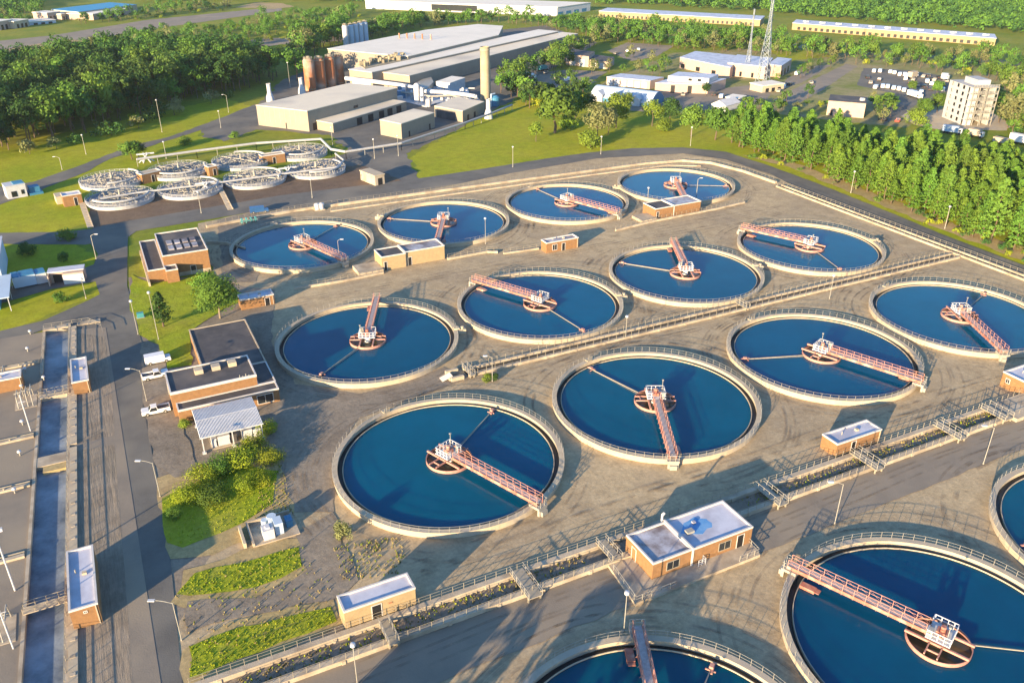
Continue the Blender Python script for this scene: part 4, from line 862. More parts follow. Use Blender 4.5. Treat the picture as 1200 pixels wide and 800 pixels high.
o, q = quadbox('workshop', 'brick workshop with two white garage doors in the yard right of the factory', 'building', [(663.5, 63), (690, 66), (697, 60.5)], 6.2, m_pink, m_droof); wall_patch(o, q, 0, 1, .18, .42, 0, 4, m_wht, 'garage_door'); wall_patch(o, q, 0, 1, .58, .82, 0, 4, m_wht, 'garage_door')
o, q = quadbox('workshop', 'lower dark roofed brick wing right of the two door workshop', 'building', [(690, 69.5), (713, 72.5), (720, 67)], 4.3, m_pink, m_droof); wall_patch(o, q, 0, 1, .15, .4, 0, 3, m_wht, 'garage_door'); wall_patch(o, q, 0, 1, .55, .8, 0, 3, m_wht, 'garage_door')
o, q = quadbox('garage_block', 'pinkish brick garage with six pale doors and a flat white roof', 'building', [(711, 90), (762, 94.5), (778, 90.5)], 4.4, m_pink, m_memb); doors(o, q, 0, 1, 6, 3.4, m_wht, .72, 'garage_door')
o, q = quadbox('fire_station', 'flat white roofed pink brick block with two dark doors and a taller white rear storey', 'building', [(768, 97), (830, 99), (851, 92)], 4.6, m_pink, m_memb); wall_patch(o, q, 0, 1, .3, .38, 0, 3.6, m_door, 'door'); wall_patch(o, q, 0, 1, .62, .7, 0, 3.6, m_door, 'door')
o, q = quadbox('office_block', 'white upper storey with two dark windows on the flat roofed pink block', 'building', [(783, 89), (831, 92), (842, 87)], 7.2, m_wht, m_memb, 4.7); doors(o, q, 0, 1, 2, 6.6, m_glass, .4, 'window', .5, .95, 5.4)
o, q = quadbox('school_building', 'large brick building with broad white flat roofs behind the garage block', 'building', [(797, 67), (856, 79), (872, 66), (815, 60)], 6, m_pink, m_memb); doors(o, q, 0, 1, 3, 2.6, m_glass, .25)
o, q = quadbox('school_building', 'brick hall with white flat roof right of the large white roofed building', 'building', [(853, 73.5), (897, 78), (906, 68)], 6.8, m_pink, m_memb); doors(o, q, 0, 1, 3, 2.8, m_glass, .2)
o, q = quadbox('school_building', 'end block with a pale flat roof beside the side street', 'building', [(899, 75), (916, 77), (928, 69)], 6.4, m_pink, m_memb); doors(o, q, 1, 2, 3, 3.4)
o, q = quadbox('brick_box', 'plain tan brick box with a dark flat roof behind the pine belt', 'building', [(971, 117.5), (1015, 121), (1016, 114)], 6.5, m_pink, m_droof); wall_patch(o, q, 0, 1, .1, .16, 0, 2.4, m_door, 'door')
c = o.location; MB().box(2, 3.5, 4, 5.5, 6.5, 7.6).build('roof_unit', m_wht, o)
# arched hall
a, c = G(690, 117), G(762, 126); dv = (c - a); L = dv.length; o = thing('arched_hall', 'long blue grey arched metal hall with three white gable bays behind the lawn trees', 'hall', a, math.atan2(dv.y, dv.x))
FOOT.append([tuple((a + dv * t + Vector((-dv.y, dv.x, 0)).normalized() * s)[:2]) for t, s in ((0, 0), (1, 0), (1, 16), (0, 16))])
b = MB(); n = 12; pr_ = [(16 * i / n, 1.6 + 4.2 * math.sin(math.pi * i / n)) for i in range(n + 1)]
for (ya, za), (yb, zb) in zip(pr_, pr_[1:]): b.quad((0, ya, za), (L, ya, za), (L, yb, zb), (0, yb, zb))
b.build('roof', m_bluew, o); b = MB()
b.box(0, L, 0.05, .3, 0, 1.6).box(0, L, 15.7, 15.95, 0, 1.6)
for xx in (.05, L - .05):
    k = [(xx, y, z) for y, z in pr_] + [(xx, 16, 0), (xx, 0, 0)]; b.quad(*k)
b.build('wall', m_blue, o)
for i in range(3):
    xx = L * (.08 + .3 * i); b = MB(); b.prism([(xx, -1.2), (xx + L * .16, -1.2), (xx + L * .16, .04), (xx, .04)], 0, 3.2); b.quad((xx - .2, -1.4, 3.1), (xx + L * .16 + .2, -1.4, 3.1), (xx + L * .08, -1.4, 5.0)); b.quad((xx - .2, -1.4, 3.1), (xx + L * .08, -1.4, 5.0), (xx + L * .08, 6, 5.0), (xx - .2, 3, 3.1)); b.quad((xx + L * .16 + .2, -1.4, 3.1), (xx + L * .16 + .2, 3, 3.1), (xx + L * .08, 6, 5.0), (xx + L * .08, -1.4, 5.0)); b.build('gable_bay', m_wht, o)
a, c = G(833, 128), G(850, 131); dv = c - a; L = dv.length; o = thing('gabled_shed', 'small white shed with a ribbed gable roof near the pylon', 'shed', a, math.atan2(dv.y, dv.x)); b = MB(); b.box(0, L, 0, 12, 0, 2.6); b.build('wall', m_wht, o)
b = MB(); b.quad((-.3, -.3, 2.5), (L / 2, -.3, 4.6), (L / 2, 12.3, 4.6), (-.3, 12.3, 2.5)).quad((L + .3, -.3, 2.5), (L + .3, 12.3, 2.5), (L / 2, 12.3, 4.6), (L / 2, -.3, 4.6)).quad((0, -.02, 2.5), (L, -.02, 2.5), (L / 2, -.02, 4.5)); b.build('roof', m_wht, o)
for u0, v0, u1, v1, h, d, mat, lab in ((0, 36, 17, 33, 6, 14, m_pink, 'pale pinkish box building in the top left corner'), (18, 34, 35, 31, 5, 14, m_concp, 'second pale box building right of the corner one at top left'), (57, 25, 72, 23, 6, 16, m_pink, 'pink gabled block left of the blue roofed sheds'), (73, 24, 84, 22, 4.5, 14, m_concp, 'grey block between the pink block and the blue roofed sheds'), (110, 24, 151, 17, 4.5, 30, m_pink, 'long pale building with a row of bays right of the blue roofed sheds'), (35, 30, 66, 27, 2.2, 20, m_bluew, 'low pale blue roofed sheds by the far yard'), (850, 122, 865, 124, 3, 8, m_concp, 'pale open store beside the white gabled shed'), (893, 109, 918, 106, 3.2, 9, m_concp, 'pale low store with dark openings at the kerb of the side street')):
    a, c = G(u0, v0), G(u1, v1); dv = c - a; L = dv.length; o = thing('far_building', lab, 'building', a, math.atan2(dv.y, dv.x)); MB().box(0, L, 0, d, 0, h).build('wall', mat, o); MB().box(-.3, L + .3, -.3, d + .3, h, h + .4).build('roof', m_rwht, o)
    for k in range(3): MB().box(L * (.15 + .28 * k), L * (.3 + .28 * k), -.08, 0, 0, h * .6).build('door', m_glass, o)
    FOOT.append([tuple((a + dv * t + Vector((-dv.y, dv.x, 0)).normalized() * s)[:2]) for t, s in ((-.05, -2), (1.05, -2), (1.05, d), (-.05, d))])
o, q = quadbox('blue_roof_hall', 'wide hall with a bright blue roof at the top left', 'building', [(60, 11), (92, 14), (160, 5.5)], 6, m_concp, m_fblue)
# drill tower
a, bm, c = G(1104, 137), G(1128, 147), G(1147, 146); h = height((1128, 147), (1132, 102)); FOOT.append([(a.x - 3, a.y), (bm.x, bm.y - 4), (c.x + 4, c.y), (c.x, c.y + 18), (a.x, a.y + 12)])
ux = (bm - a); uy = Vector((-ux.y, ux.x, 0)); 
if uy.dot(c - bm) < 0: uy = -uy
uy.normalize(); LX = ux.length; ux.normalize(); LY = 11.0; NF = 6; fh = h / NF
o = thing('drill_tower', 'pale six storey concrete drill tower with open balconies on a gravel pad', 'tower', a, math.atan2(ux.y, ux.x)); sgn = 1 if ux.cross(uy).z > 0 else -1
def tb(b, x0, x1, y0, y1, z0, z1):
    y0, y1 = sorted((sgn * y0, sgn * y1)); return b.box(x0, x1, y0, y1, z0, z1)
b = MB()
for k in range(NF + 1): tb(b, 0, LX, 0, LY, max(0, k * fh - .25), k * fh + .02)
b.build('floor_slab', m_towr, o)
b = MB(); W = LX
for k in range(NF):
    z0, z1 = k * fh + .02, (k + 1) * fh - .25
    for x0, x1 in ((0, .12), (.24, .36), (.48, .62), (.74, .88), (.97, 1)): tb(b, W * x0, W * x1, -.2, .1, z0, z1)
    tb(b, W * .12, W * .24, -.2, .1, z0, z0 + fh * .35); tb(b, W * .36, W * .48, -.2, .1, z0, z0 + fh * .35); tb(b, W * .62, W * .74, -.2, .1, z0, z0 + fh * .3); tb(b, 0, W, -.25, .1, z1 + .003, z1 + .27)
    tb(b, 0, .25, .1, LY * .9, z0, z1); tb(b, 0, W, LY * .93, LY, z0, z1)
    tb(b, W - .25, W, .1, LY * .3, z0, z1)
b.build('wall', m_towr, o); b = MB()
for y in (LY * .35, LY * .65, LY * .97): tb(b, W - .2, W + .15, y - .15, y + .15, 0, h)
for y in (.2, LY * .5, LY): tb(b, W + 1.6, W + 1.8, y - .1, y + .1, 0, h)
for k in range(1, NF + 1): tb(b, W, W + 1.8, 0, LY, k * fh - .18, k * fh)
b.build('balcony', m_galvw, o); r = MB()
for k in range(1, NF + 1): r.rail([(W + 1.7, 0, k * fh), (W + 1.7, sgn * LY, k * fh)], 1.05, 1.2, False, .06, .06, 2)
r.build('railing', m_galvw, o); tb(MB(), W * .3, W * .9, LY * .3, LY * .8, h + .02, h + 2.4).build('stair_head', m_towr, o)
# lattice pylons
def pylon(label, u, v, s, hh, wd):
    p = G(u, v); o = thing('lattice_pylon', label, 'pylon', p, R(30)); b = MB()
    def hw(z): return wd * (1 - .82 * min(1, z / (hh * .6))) if z < hh * .6 else wd * .18
    zs = [hh * i / 16 for i in range(17)]
    for z0, z1 in zip(zs, zs[1:]):
        a, c = hw(z0), hw(z1); A = [(-a, -a, z0), (a, -a, z0), (a, a, z0), (-a, a, z0)]; B = [(-c, -c, z1), (c, -c, z1), (c, c, z1), (-c, c, z1)]
        for i in range(4):
            j = (i + 1) % 4; b.bar(A[i], B[i], s * 1.4, s * 1.4); b.bar(A[i], B[j], s, s); b.bar(A[j], B[i], s, s); b.bar(B[i], B[j], s, s)
    b.build('mast', m_pyl, o); b = MB()
    for z in (hh * .62, hh * .76, hh * .9):
        for sg in (-1, 1): b.bar((0, 0, z + 1.2), (sg * wd * 1.6, 0, z), s * 1.2, s * 1.2); b.bar((0, 0, z - .8), (sg * wd * 1.6, 0, z), s, s)
    b.build('crossarm', m_pyl, o)
pylon('tall grey lattice pylon rising past the top edge at upper right', 893, 99, .11, 54, 3.0)
pylon('thinner faint lattice mast left of the tall pylon', 875, 88, .09, 34, 1.6)

# ------------------------------------------------------------------ trees
def leafquads(b, rn, c, rad, n, q, out, flat=1.0, mi=0):
    for _ in range(n):
        while True:
            d = Vector((rn.uniform(-1, 1), rn.uniform(-1, 1), rn.uniform(-1, 1)))
            if .05 < d.length < 1: break
        d = d.normalized() * (d.length ** .45)
        p = c + Vector((d.x * rad, d.y * rad, d.z * rad * flat))
        nrm = (d * .7 + out * .5 + Vector((rn.uniform(-1, 1), rn.uniform(-1, 1), rn.uniform(-.6, 1))) * .75).normalized()
        t = nrm.orthogonal().normalized(); t = Matrix.Rotation(rn.uniform(0, 6.28), 3, nrm) @ t; u = nrm.cross(t)
        s1, s2 = q * rn.uniform(.55, 1.25), q * rn.uniform(.35, .8)
        k = rn.uniform(-.3, .3) * s1
        b.quad(p - t * s1 / 2, p + u * s2 / 2 + t * k, p + t * s1 / 2, p - u * s2 / 2 + t * k, mi=mi)
def crown_broad(b, rn, H, Rr, n, q, z0=.22, nc=22, mi=0):
    cz, rz = H * (1 + z0) / 2, H * (1 - z0) / 2
    for i in range(nc):
        a = rn.uniform(0, 6.283); e = math.asin(rn.uniform(-.85, 1)); k = rn.uniform(.45, .86)
        out = Vector((math.cos(a) * math.cos(e), math.sin(a) * math.cos(e), math.sin(e)))
        c = Vector((out.x * Rr * k, out.y * Rr * k, cz + out.z * rz * k)); cr = Rr * rn.uniform(.26, .44)
        leafquads(b, rn, c, cr, n // nc, q, out, .8, mi)
def crown_pine(b, rn, H, Rr, n, q, z0=.1, mi=0):
    m = n // 9; fat = rn.uniform(.75, 1.0)
    for i in range(m):
        t = rn.random() ** .8; z = H * (z0 + (1 - z0) * t); r = Rr * (min(1, .6 + 1.6 * t) if t < .25 else ((1 - t) / .75) ** (fat * .62))
        a = rn.uniform(0, 6.283); L = r * rn.uniform(.7, 1.1); up = rn.uniform(-.1, .35)
        out = Vector((math.cos(a), math.sin(a), up)).normalized()
        for k in range(9):
            f = .25 + .8 * (k + rn.random()) / 9
            leafquads(b, rn, Vector((0, 0, z)) + out * L * f, q * .6, 1, q, out, .7, mi)
def trunk(b, rn, H, r, lean=.03, limbs=4, mi=0, top=.75):
    p = Vector((0, 0, -.2)); k = 5; pts = [p]
    for i in range(1, k + 1): pts.append(Vector((rn.uniform(-lean, lean) * H, rn.uniform(-lean, lean) * H, H * top * i / k)))
    for i in range(k): b.tube(pts[i], pts[i + 1], r * (1 - i / (k + .6)), r * (1 - (i + 1) / (k + .6)), 6, mi, False)
    for i in range(limbs):
        j = rn.randint(2, k - 1); a = rn.uniform(0, 6.283); L = H * rn.uniform(.15, .28)
        b.tube(pts[j], pts[j] + Vector((math.cos(a) * L, math.sin(a) * L, L * .8)), r * .35, r * .1, 5, mi, False)
def tree_parts(name, cat, seed, kind, H, Rr, n, q, leaf, bark=None, tr=.25):
    rn = random.Random(seed); o = thing(name, name.replace('_', ' '), cat)
    b = MB(); trunk(b, rn, H, tr, limbs=5 if kind == 'broad' else 0, top=.75 if kind == 'broad' else .92); b.build('trunk', bark or m_bark, o)
    b = MB()
    if kind == 'broad': crown_broad(b, rn, H, Rr, n, q, nc=max(14, int(n / 45)))
    elif kind == 'bush': crown_broad(b, rn, H, Rr, n, q, z0=-.05, nc=max(10, int(n / 45)))
    else: crown_pine(b, rn, H, Rr, n, q)
    b.build('crown', leaf, o); learn(o); return o
def tree_mesh(name, seed, kind, H, Rr, n, q, leaf, tr=.25):
    """far tree: trunk and crown in one mesh, a few pixels high in the picture"""
    rn = random.Random(seed); b = MB(); trunk(b, rn, H, tr, limbs=0 if kind != 'broad' else 3, mi=1)
    {'broad': lambda: crown_broad(b, rn, H, Rr, n, q, nc=max(9, n // 30)), 'bush': lambda: crown_broad(b, rn, H, Rr, n, q, z0=-.1, nc=max(8, n // 30)), 'pine': lambda: crown_pine(b, rn, H, Rr, n, q)}[kind]()
    o = b.build(name, [leaf, m_bark]); KIDS[o] = []; return o
PT = []
LATE = []
def free(x, y, m=0):
    for poly in FOOT:
        if inside(x, y, poly): return False
    return True
def fill(poly, spacing, protos, label, group, seed, cat='tree', smin=.8, smax=1.25, cap=400, gap=0.0, late=False):
    P = [tuple(G(u, v)[:2]) for u, v in poly]; rn = random.Random(seed); xs = [p[0] for p in P]; ys = [p[1] for p in P]; pts = []
    x = min(xs)
    while x < max(xs):
        y = min(ys)
        while y < max(ys):
            a, c = x + rn.uniform(-.45, .45) * spacing, y + rn.uniform(-.45, .45) * spacing
            if rn.random() >= gap and inside(a, c, P) and free(a, c): pts.append((a, c))
            y += spacing
        x += spacing
    pts.sort(key=lambda p: (p[0] ** 2 + p[1] ** 2)); pts = pts[:cap]
    for a, c in pts:
        s = rn.uniform(smin, smax)
        args = (rn.choice(protos), (a, c, 0), rn.uniform(0, 6.28), label, (s * rn.uniform(.88, 1.12), s * rn.uniform(.88, 1.12), s * rn.uniform(.88, 1.15)), group)
        if protos[0].name.startswith(('distant', 'broadleaf', 'pine')): LATE.append((a * a + c * c, args, cat))
        else: dup(*args)['category'] = cat
    return len(pts)
pines = [tree_parts('pine_tree', 'tree', 40 + i, 'pine', [12, 13.5, 14.5, 11.5][i], [3.5, 3.7, 3.6, 3.9][i], 1300, .74, m_leafp if i != 2 else m_leafm) for i in range(4)]
woods = [tree_parts('broadleaf_tree', 'tree', 60 + i, 'broad', 14 + 1.6 * i, 5.0 + .3 * i, 1000, 1.1, [m_leafd, m_leafd, m_leafm, m_leafd, m_leafd][i]) for i in range(5)]
fars = [tree_mesh('distant_tree', 80 + i, 'broad', 9 + i, 4.2 + .3 * i, 330, 1.25, [m_leafm, m_leafd, m_leafm, m_leafg, m_leafm, m_leafm][i]) for i in range(6)]
shrubs = [tree_mesh('shrub', 90 + i, 'bush', 3.0 + .5 * i, 2.4 + .3 * i, 240, .8, [m_leafm, m_leafy, m_leafg, m_leafd][i], .1) for i in range(4)]
N = {}
N['pine'] = fill([(862, 176), (905, 184), (960, 206), (1040, 240), (1110, 268), (1210, 306), (1330, 350), (1330, 262), (1200, 216), (1120, 203), (1040, 190), (960, 173), (900, 164), (850, 162)], 4.3, pines, 'tall yellow green pine in the dense belt beyond the right hand road', 'pines of the belt by the right hand road', 1, smin=.7, smax=1.12, cap=700)
N['wood'] = fill([(-70, 205), (0, 182), (60, 168), (150, 142), (190, 130), (250, 113), (300, 104), (330, 94), (322, 86), (296, 82), (200, 78), (120, 84), (0, 92), (-80, 98)], 7.0, woods, 'dark green broadleaf tree in the dense wood at the upper left', 'trees of the dense wood at upper left', 2, cap=600, smin=.8)
N['behind'] = fill([(420, 48), (430, 34), (470, 28), (560, 24), (640, 29), (700, 34), (700, 48), (690, 44), (640, 34), (590, 27), (500, 32), (440, 46)], 7, fars, 'tree in the green strip behind the big factory halls', 'trees behind the factory halls', 3, smin=.6, smax=1.0)
N['silo'] = fill([(338, 100), (345, 60), (384, 40), (404, 28), (408, 50), (384, 60), (356, 78), (350, 100)], 7, fars, 'tree between the rusty silos and the far road', 'trees left of the silos', 4, smin=.9, smax=1.4)
N['stack'] = fill([(584, 118), (590, 96), (640, 72), (680, 56), (700, 52), (664, 82), (622, 92), (604, 116)], 6.5, fars, 'leafy tree between the tall chimney and the workshop yard', 'trees right of the tall chimney', 5, smin=.7, smax=1.1, gap=.12)
N['town'] = fill([(690, 50), (702, 33), (760, 38), (888, 47), (930, 60), (985, 66), (985, 74), (930, 66), (870, 64), (800, 60), (740, 52)], 7.0, fars, 'tree in the broad leafy band below the long cream warehouse', 'trees of the band below the long warehouse', 6, gap=.12, smin=.6, smax=1.05)
N['town2'] = fill([(930, 55), (1000, 61), (1100, 68), (1200, 72), (1260, 110), (1200, 130), (1165, 128), (1160, 104), (1112, 88), (1060, 80), (1010, 78), (985, 72), (960, 66), (930, 60)], 8.0, fars + shrubs, 'tree or tall bush on the wild ground behind the van park', 'trees behind the van park', 7, gap=.12, smin=.5, smax=1.0, cap=260)
N['yard'] = fill([(600, 118), (604, 106), (640, 106), (670, 100), (690, 116), (650, 126), (620, 128)], 6, shrubs + fars[:2], 'bushy tree on the bank below the workshop yard', 'trees below the workshop yard', 8, gap=.2)
N['garden'] = fill([(680, 84), (712, 76), (745, 66), (790, 70), (792, 88), (700, 98)], 9, fars, 'small street tree between the workshop and the white roofed school', 'street trees by the workshop', 9, gap=.6, smin=.45, smax=.7)
N['tower'] = fill([(1160, 150), (1175, 120), (1260, 130), (1300, 190), (1200, 166), (1185, 158)], 6.5, fars + shrubs, 'bush on the right of the drill tower pad', 'bushes right of the drill tower', 10, gap=.1)
N['left'] = fill([(0, 84), (0, 76), (100, 54), (180, 42), (300, 26), (420, 13), (430, 20), (330, 40), (300, 60), (296, 74), (200, 70), (120, 76)], 8, fars + shrubs[:2], 'tree in the broken green band above the dense wood', 'trees above the dense wood', 11, gap=.35, smin=.45, smax=.85, cap=320)
N['leftfar'] = fill([(-40, 30), (0, 22), (56, 8), (56, 22), (34, 30), (16, 32), (0, 34)], 9, fars, 'tree round the pale buildings in the top left corner', 'trees in the top left corner', 12, gap=.35, smin=.5, smax=.9)
N['row'] = fill([(90, 26), (150, 20), (200, 12), (270, 6), (270, 12), (160, 24), (95, 30)], 9, fars + shrubs, 'low tree in the line below the blue roofed hall', 'trees below the blue roofed hall', 13, smin=.6, smax=.9)
N['edge'] = fill([(-60, 214), (10, 186), (80, 168), (150, 148), (250, 118), (300, 106), (302, 112), (250, 124), (150, 155), (80, 174), (0, 196), (-60, 222)], 7, shrubs, 'low bush along the front edge of the dense wood', 'bushes at the wood edge', 14, cat='bush', gap=.4, smin=.8, smax=1.6)
N['verge'] = fill([(880, 186), (940, 202), (1040, 244), (1110, 271), (1200, 308), (1230, 320), (1230, 306), (1110, 263), (1040, 236), (940, 195), (890, 180)], 3.5, shrubs, 'scrubby bush at the foot of the pine belt beside the road', 'bushes at the foot of the pine belt', 15, cat='bush', gap=.45, smin=.35, smax=.7)
N['parkt'] = fill([(1016, 122), (1040, 120), (1050, 124), (1042, 142), (1020, 146), (1016, 130)], 6, fars, 'green tree beside the lane to the van park', 'trees beside the van park lane', 16, smin=.5, smax=.75)
N['street'] = fill([(905, 96), (940, 84), (985, 74), (992, 76), (945, 90), (912, 104)], 9, fars, 'small tree in the strip between the two side streets', 'trees between the side streets', 17, smin=.35, smax=.6, gap=.25)
N['scrub'] = fill([(870, 128), (905, 122), (960, 112), (975, 128), (960, 140), (900, 136)], 7, shrubs + fars[:2], 'bush on the rough ground behind the start of the pine belt', 'bushes behind the belt', 18, smin=.5, smax=.9, gap=.35)
# the nearest 290 of the distant trees stand as objects, the rest join the far wood
LATE.sort(key=lambda t: t[0])
REST = []; CNT = {}
for _, args, cat in LATE:
    nm = args[0].name.split('.')[0]; CNT[nm] = CNT.get(nm, 0) + 1
    if CNT[nm] > 285: REST.append(args)
    else: dup(*args)['category'] = cat
b = MB(); rn = random.Random(77)
for args in REST:
    ca, sa = math.cos(args[2]), math.sin(args[2]); sx, sy, sz = args[4]; mm = {'leaf_mid': 0, 'leaf_dark': 1, 'leaf_grey': 2, 'leaf_yellow': 3, 'bark': 4, 'leaf_pine': 5}
    for me in ([args[0].data] if args[0].data else [c.data for c in KIDS[args[0]]]):
        k = len(b.v)
        for v in me.vertices: x, y, z = v.co.x * sx, v.co.y * sy, v.co.z * sz; b.v.append((args[1][0] + ca * x - sa * y, args[1][1] + sa * x + ca * y, z))
        for p in me.polygons: b.f.append(tuple(k + i for i in p.vertices)); b.m.append(mm[me.materials[p.material_index].name])
for poly in ([(700, 7), (690, -4), (1300, -8), (1300, 56), (1200, 42), (1168, 38), (940, 21), (896, 15), (720, 5)], [(-80, 20), (-60, -4), (60, -4), (50, 8), (0, 20)], [(160, 3), (160, -4), (440, -4), (425, 4), (340, 2), (300, 1)]):
    P = [tuple(G(u, v)[:2]) for u, v in poly]; xs = [p[0] for p in P]; ys = [p[1] for p in P]; x = min(xs)
    while x < max(xs):
        y = min(ys)
        while y < max(ys):
            a, c = x + rn.uniform(-4, 4), y + rn.uniform(-4, 4)
            if inside(a, c, P):
                k = len(b.v); H = rn.uniform(7, 13); crown_broad(b, rn, H, rn.uniform(4, 5.5), 66, 2.1, .0, 8, rn.choice((0, 0, 1)))
                b.v[k:] = [(p[0] + a, p[1] + c, p[2]) for p in b.v[k:]]
            y += 9
        x += 9
tag(b.build('distant_wood', [m_leafm, m_leafd, m_leafg, m_leafy, m_bark, m_leafp]), 'far wood reaching to the top edge that reads as one green mass', 'wood', kind='stuff')
# trees that stand alone
lone_b = [tree_parts('broadleaf_tree', 'tree', 120 + i, 'broad', 10 + i, 4.0 + .4 * i, 1700, .8, [m_leafm, m_leafd, m_leafl, m_leafg][i]) for i in range(4)]
lone_p = [tree_parts('conifer_tree', 'tree', 130 + i, 'pine', 9, 2.8, 1500, .6, [m_leafd, m_leafm][i]) for i in range(2)]
lone_s = [tree_parts('bush', 'bush', 140 + i, 'bush', 3.6, 3.0, 1300, .5, [m_leafd, m_leafl, m_leafg, m_leafm][i], tr=.1) for i in range(4)]
near_s = [tree_parts('yellow_shrub', 'bush', 170 + i, 'bush', 3.4, 2.9, 3200, .27, [m_leafy, m_leafy, m_leafm][i], m_barkp, .07) for i in range(3)]
near_t = [tree_parts('leafy_tree', 'tree', 150 + i, 'broad', 7.0, 3.6, 5200, .34, [m_leafy, m_leafm][i], m_barkp, .16) for i in range(2)]
def lone(pr_, u, v, hpx, label, seed, cat='tree', wide=1.0):
    p = G(u, v); h = height((u, v), (u, v - hpx)); base = max(c[2] for ch in KIDS[pr_] for c in ch.bound_box); s = h / base
    o = dup(pr_, p, seed * 1.7, label, (s * wide, s * wide, s)); o['category'] = cat; return o
for a in [
    (lone_b[0], 650, 156, 56, 'tallest tree on the lawn, a broad double crown beside the arched hall', 1, 'tree', 1.25),
    (lone_b[3], 700, 165, 44, 'pale grey green tree on the lawn with a long dark shadow to its right', 2, 'tree', 1.1),
    (lone_b[2], 628, 166, 24, 'small yellow green tree at the left end of the lawn group', 3),
    (lone_b[1], 690, 136, 28, 'round green tree right in front of the arched hall', 4),
    (lone_b[2], 722, 150, 42, 'upright light green tree in front of the right end of the arched hall', 5),
    (lone_s[1], 692, 172, 22, 'yellow green bush in front of the pale grey green tree', 6, 'bush'),
    (lone_s[1], 664, 150, 18, 'low bright bush at the foot of the tallest lawn tree', 7, 'bush'),
    (lone_b[1], 785, 147, 34, 'dark rounded tree on the lawn below the pink brick block', 8, 'tree', 1.1),
    (lone_b[2], 764, 148, 32, 'light green tree left of the dark rounded tree on the lawn', 9),
    (lone_b[0], 810, 160, 38, 'green tree behind the lamp post at the bend of the road', 10),
    (lone_b[0], 838, 164, 40, 'green tree just left of the start of the pine belt', 11),
    (lone_s[1], 778, 153, 16, 'low yellow bush between two lawn trees', 12, 'bush'),
    (lone_p[1], 866, 172, 40, 'first tree of the pine belt standing by the road bend', 13, 'tree', 1.1),
    (lone_b[2], 735, 130, 22, 'small tree at the corner of the arched hall', 14),
    (lone_b[0], 674, 140, 34, 'tree between the tallest lawn tree and the arched hall', 15),
    (lone_b[3], 712, 158, 32, 'grey green tree close behind the one with the long shadow', 16),
    (lone_b[0], 155, 187, 22, 'dark bushy tree on the left beside the road to the wood', 17, 'tree', 1.4),
    (lone_b[1], 163, 185, 20, 'second dark bushy tree touching the one beside the wood road', 18, 'tree', 1.3),
    (lone_s[3], 217, 170, 12, 'small round bush with a long shadow on the lawn strip', 19, 'bush'),
    (lone_s[3], 275, 162, 9, 'small bush on the lawn in front of the big front hall', 20, 'bush'),
    (lone_s[2], 33, 176, 13, 'pale grey bush in front of the dense wood', 21, 'bush'),
    (lone_s[3], 79, 281, 15, 'green bush at the road edge above the shaded lawn', 22, 'bush'),
    (lone_s[0], 33, 298, 15, 'dark bush in the shaded lawn near the pale blue block', 23, 'bush'),
    (lone_s[0], 75, 306, 12, 'small dark bush behind the garage shed', 24, 'bush', .7),
    (lone_s[3], 72, 353, 12, 'bush on the triangle of grass in front of the garage shed', 25, 'bush'),
    (near_t[1], 258, 373, 50, 'leafy green tree beside the tall orange brick building', 26),
    (lone_s[3], 240, 336, 20, 'round green bush at the front corner of the tall orange brick building', 27, 'bush'),
    (lone_p[0], 192, 383, 42, 'dark conifer on the grass plot left of the leafy tree', 28),
    (near_s[0], 300, 528, 19, 'yellow green shrub touching the right front post of the metal canopy', 60, 'bush', 0.95),
    (near_s[1], 280, 545, 22, 'tallest loose yellow green shrub in the patch below the canopy', 61, 'bush', 1.15),
    (near_s[2], 258, 556, 22, 'yellow green shrub in the middle of the patch below the canopy', 62, 'bush', 0.95),
    (near_s[0], 238, 566, 20, 'bright shrub below the left front post of the canopy', 63, 'bush', 1.15),
    (near_s[1], 220, 586, 20, 'low bright shrub at the left end of the patch below the canopy', 64, 'bush', 0.95),
    (near_s[2], 250, 588, 20, 'low shrub at the front of the patch below the canopy', 65, 'bush', 1.15),
    (near_s[0], 287, 574, 18, 'darker green shrub at the right front of the patch below the canopy', 66, 'bush', 0.95),
    (near_s[1], 318, 540, 16, 'yellow shrub on the right rim of the patch, nearest the big tank', 67, 'bush', 1.15),
    (near_s[2], 204, 606, 13, 'smallest yellow shrub beside the lamp post at the road edge', 68, 'bush', 0.95),
    (near_s[0], 312, 506, 14, 'thin yellow green shrub right beside the canopy roof corner', 69, 'bush', 1.15),
    (near_s[1], 306, 566, 16, 'small green shrub between the patch and the equipment pad', 70, 'bush', 0.95),
    (lone_s[1], 216, 500, 10, 'small yellow bush at the corner wall of the control building', 33, 'bush'),
    (lone_s[1], 571, 446, 9, 'small yellow green shrub at the foot of the lamp by the narrow channel', 34, 'bush'),
    (lone_s[0], 580, 445, 9, 'small dark green shrub at the foot of the lamp by the narrow channel', 35, 'bush', .6),
    (lone_s[2], 402, 632, 22, 'dry pale bush beside the largest near tank', 36, 'bush', .6),
    (lone_b[1], 827, 112, 16, 'dark little tree at the corner of the pink brick block', 37),
    (lone_b[0], 1080, 140, 26, 'round tree at the left of the drill tower', 38), (lone_b[0], 1098, 132, 24, 'round tree touching the left side of the drill tower', 39),
    (lone_b[0], 1068, 108, 14, 'round tree standing in the middle of the van park', 40), (lone_b[0], 1097, 112, 18, 'round tree at the right of the van park', 41), (lone_s[1], 1075, 145, 20, 'broad bush with a shadow on the gravel left of the drill tower', 42, 'bush'),
    (lone_b[0], 1022, 68, 20, 'big rounded tree above the left end of the van park', 43)]:
    lone(*a)
rn = random.Random(9)
for k, (x, y, h) in enumerate(((4, 51, .95), (10, 46, 1.1), (17, 50, .85), (22, 45, 1.0))): 
    o = dup(woods[k], (x, y, 0), k, 'tree just below the lower edge whose shade falls on the service road', (h * .62,) * 3, 'trees below the lower edge'); o['category'] = 'tree'
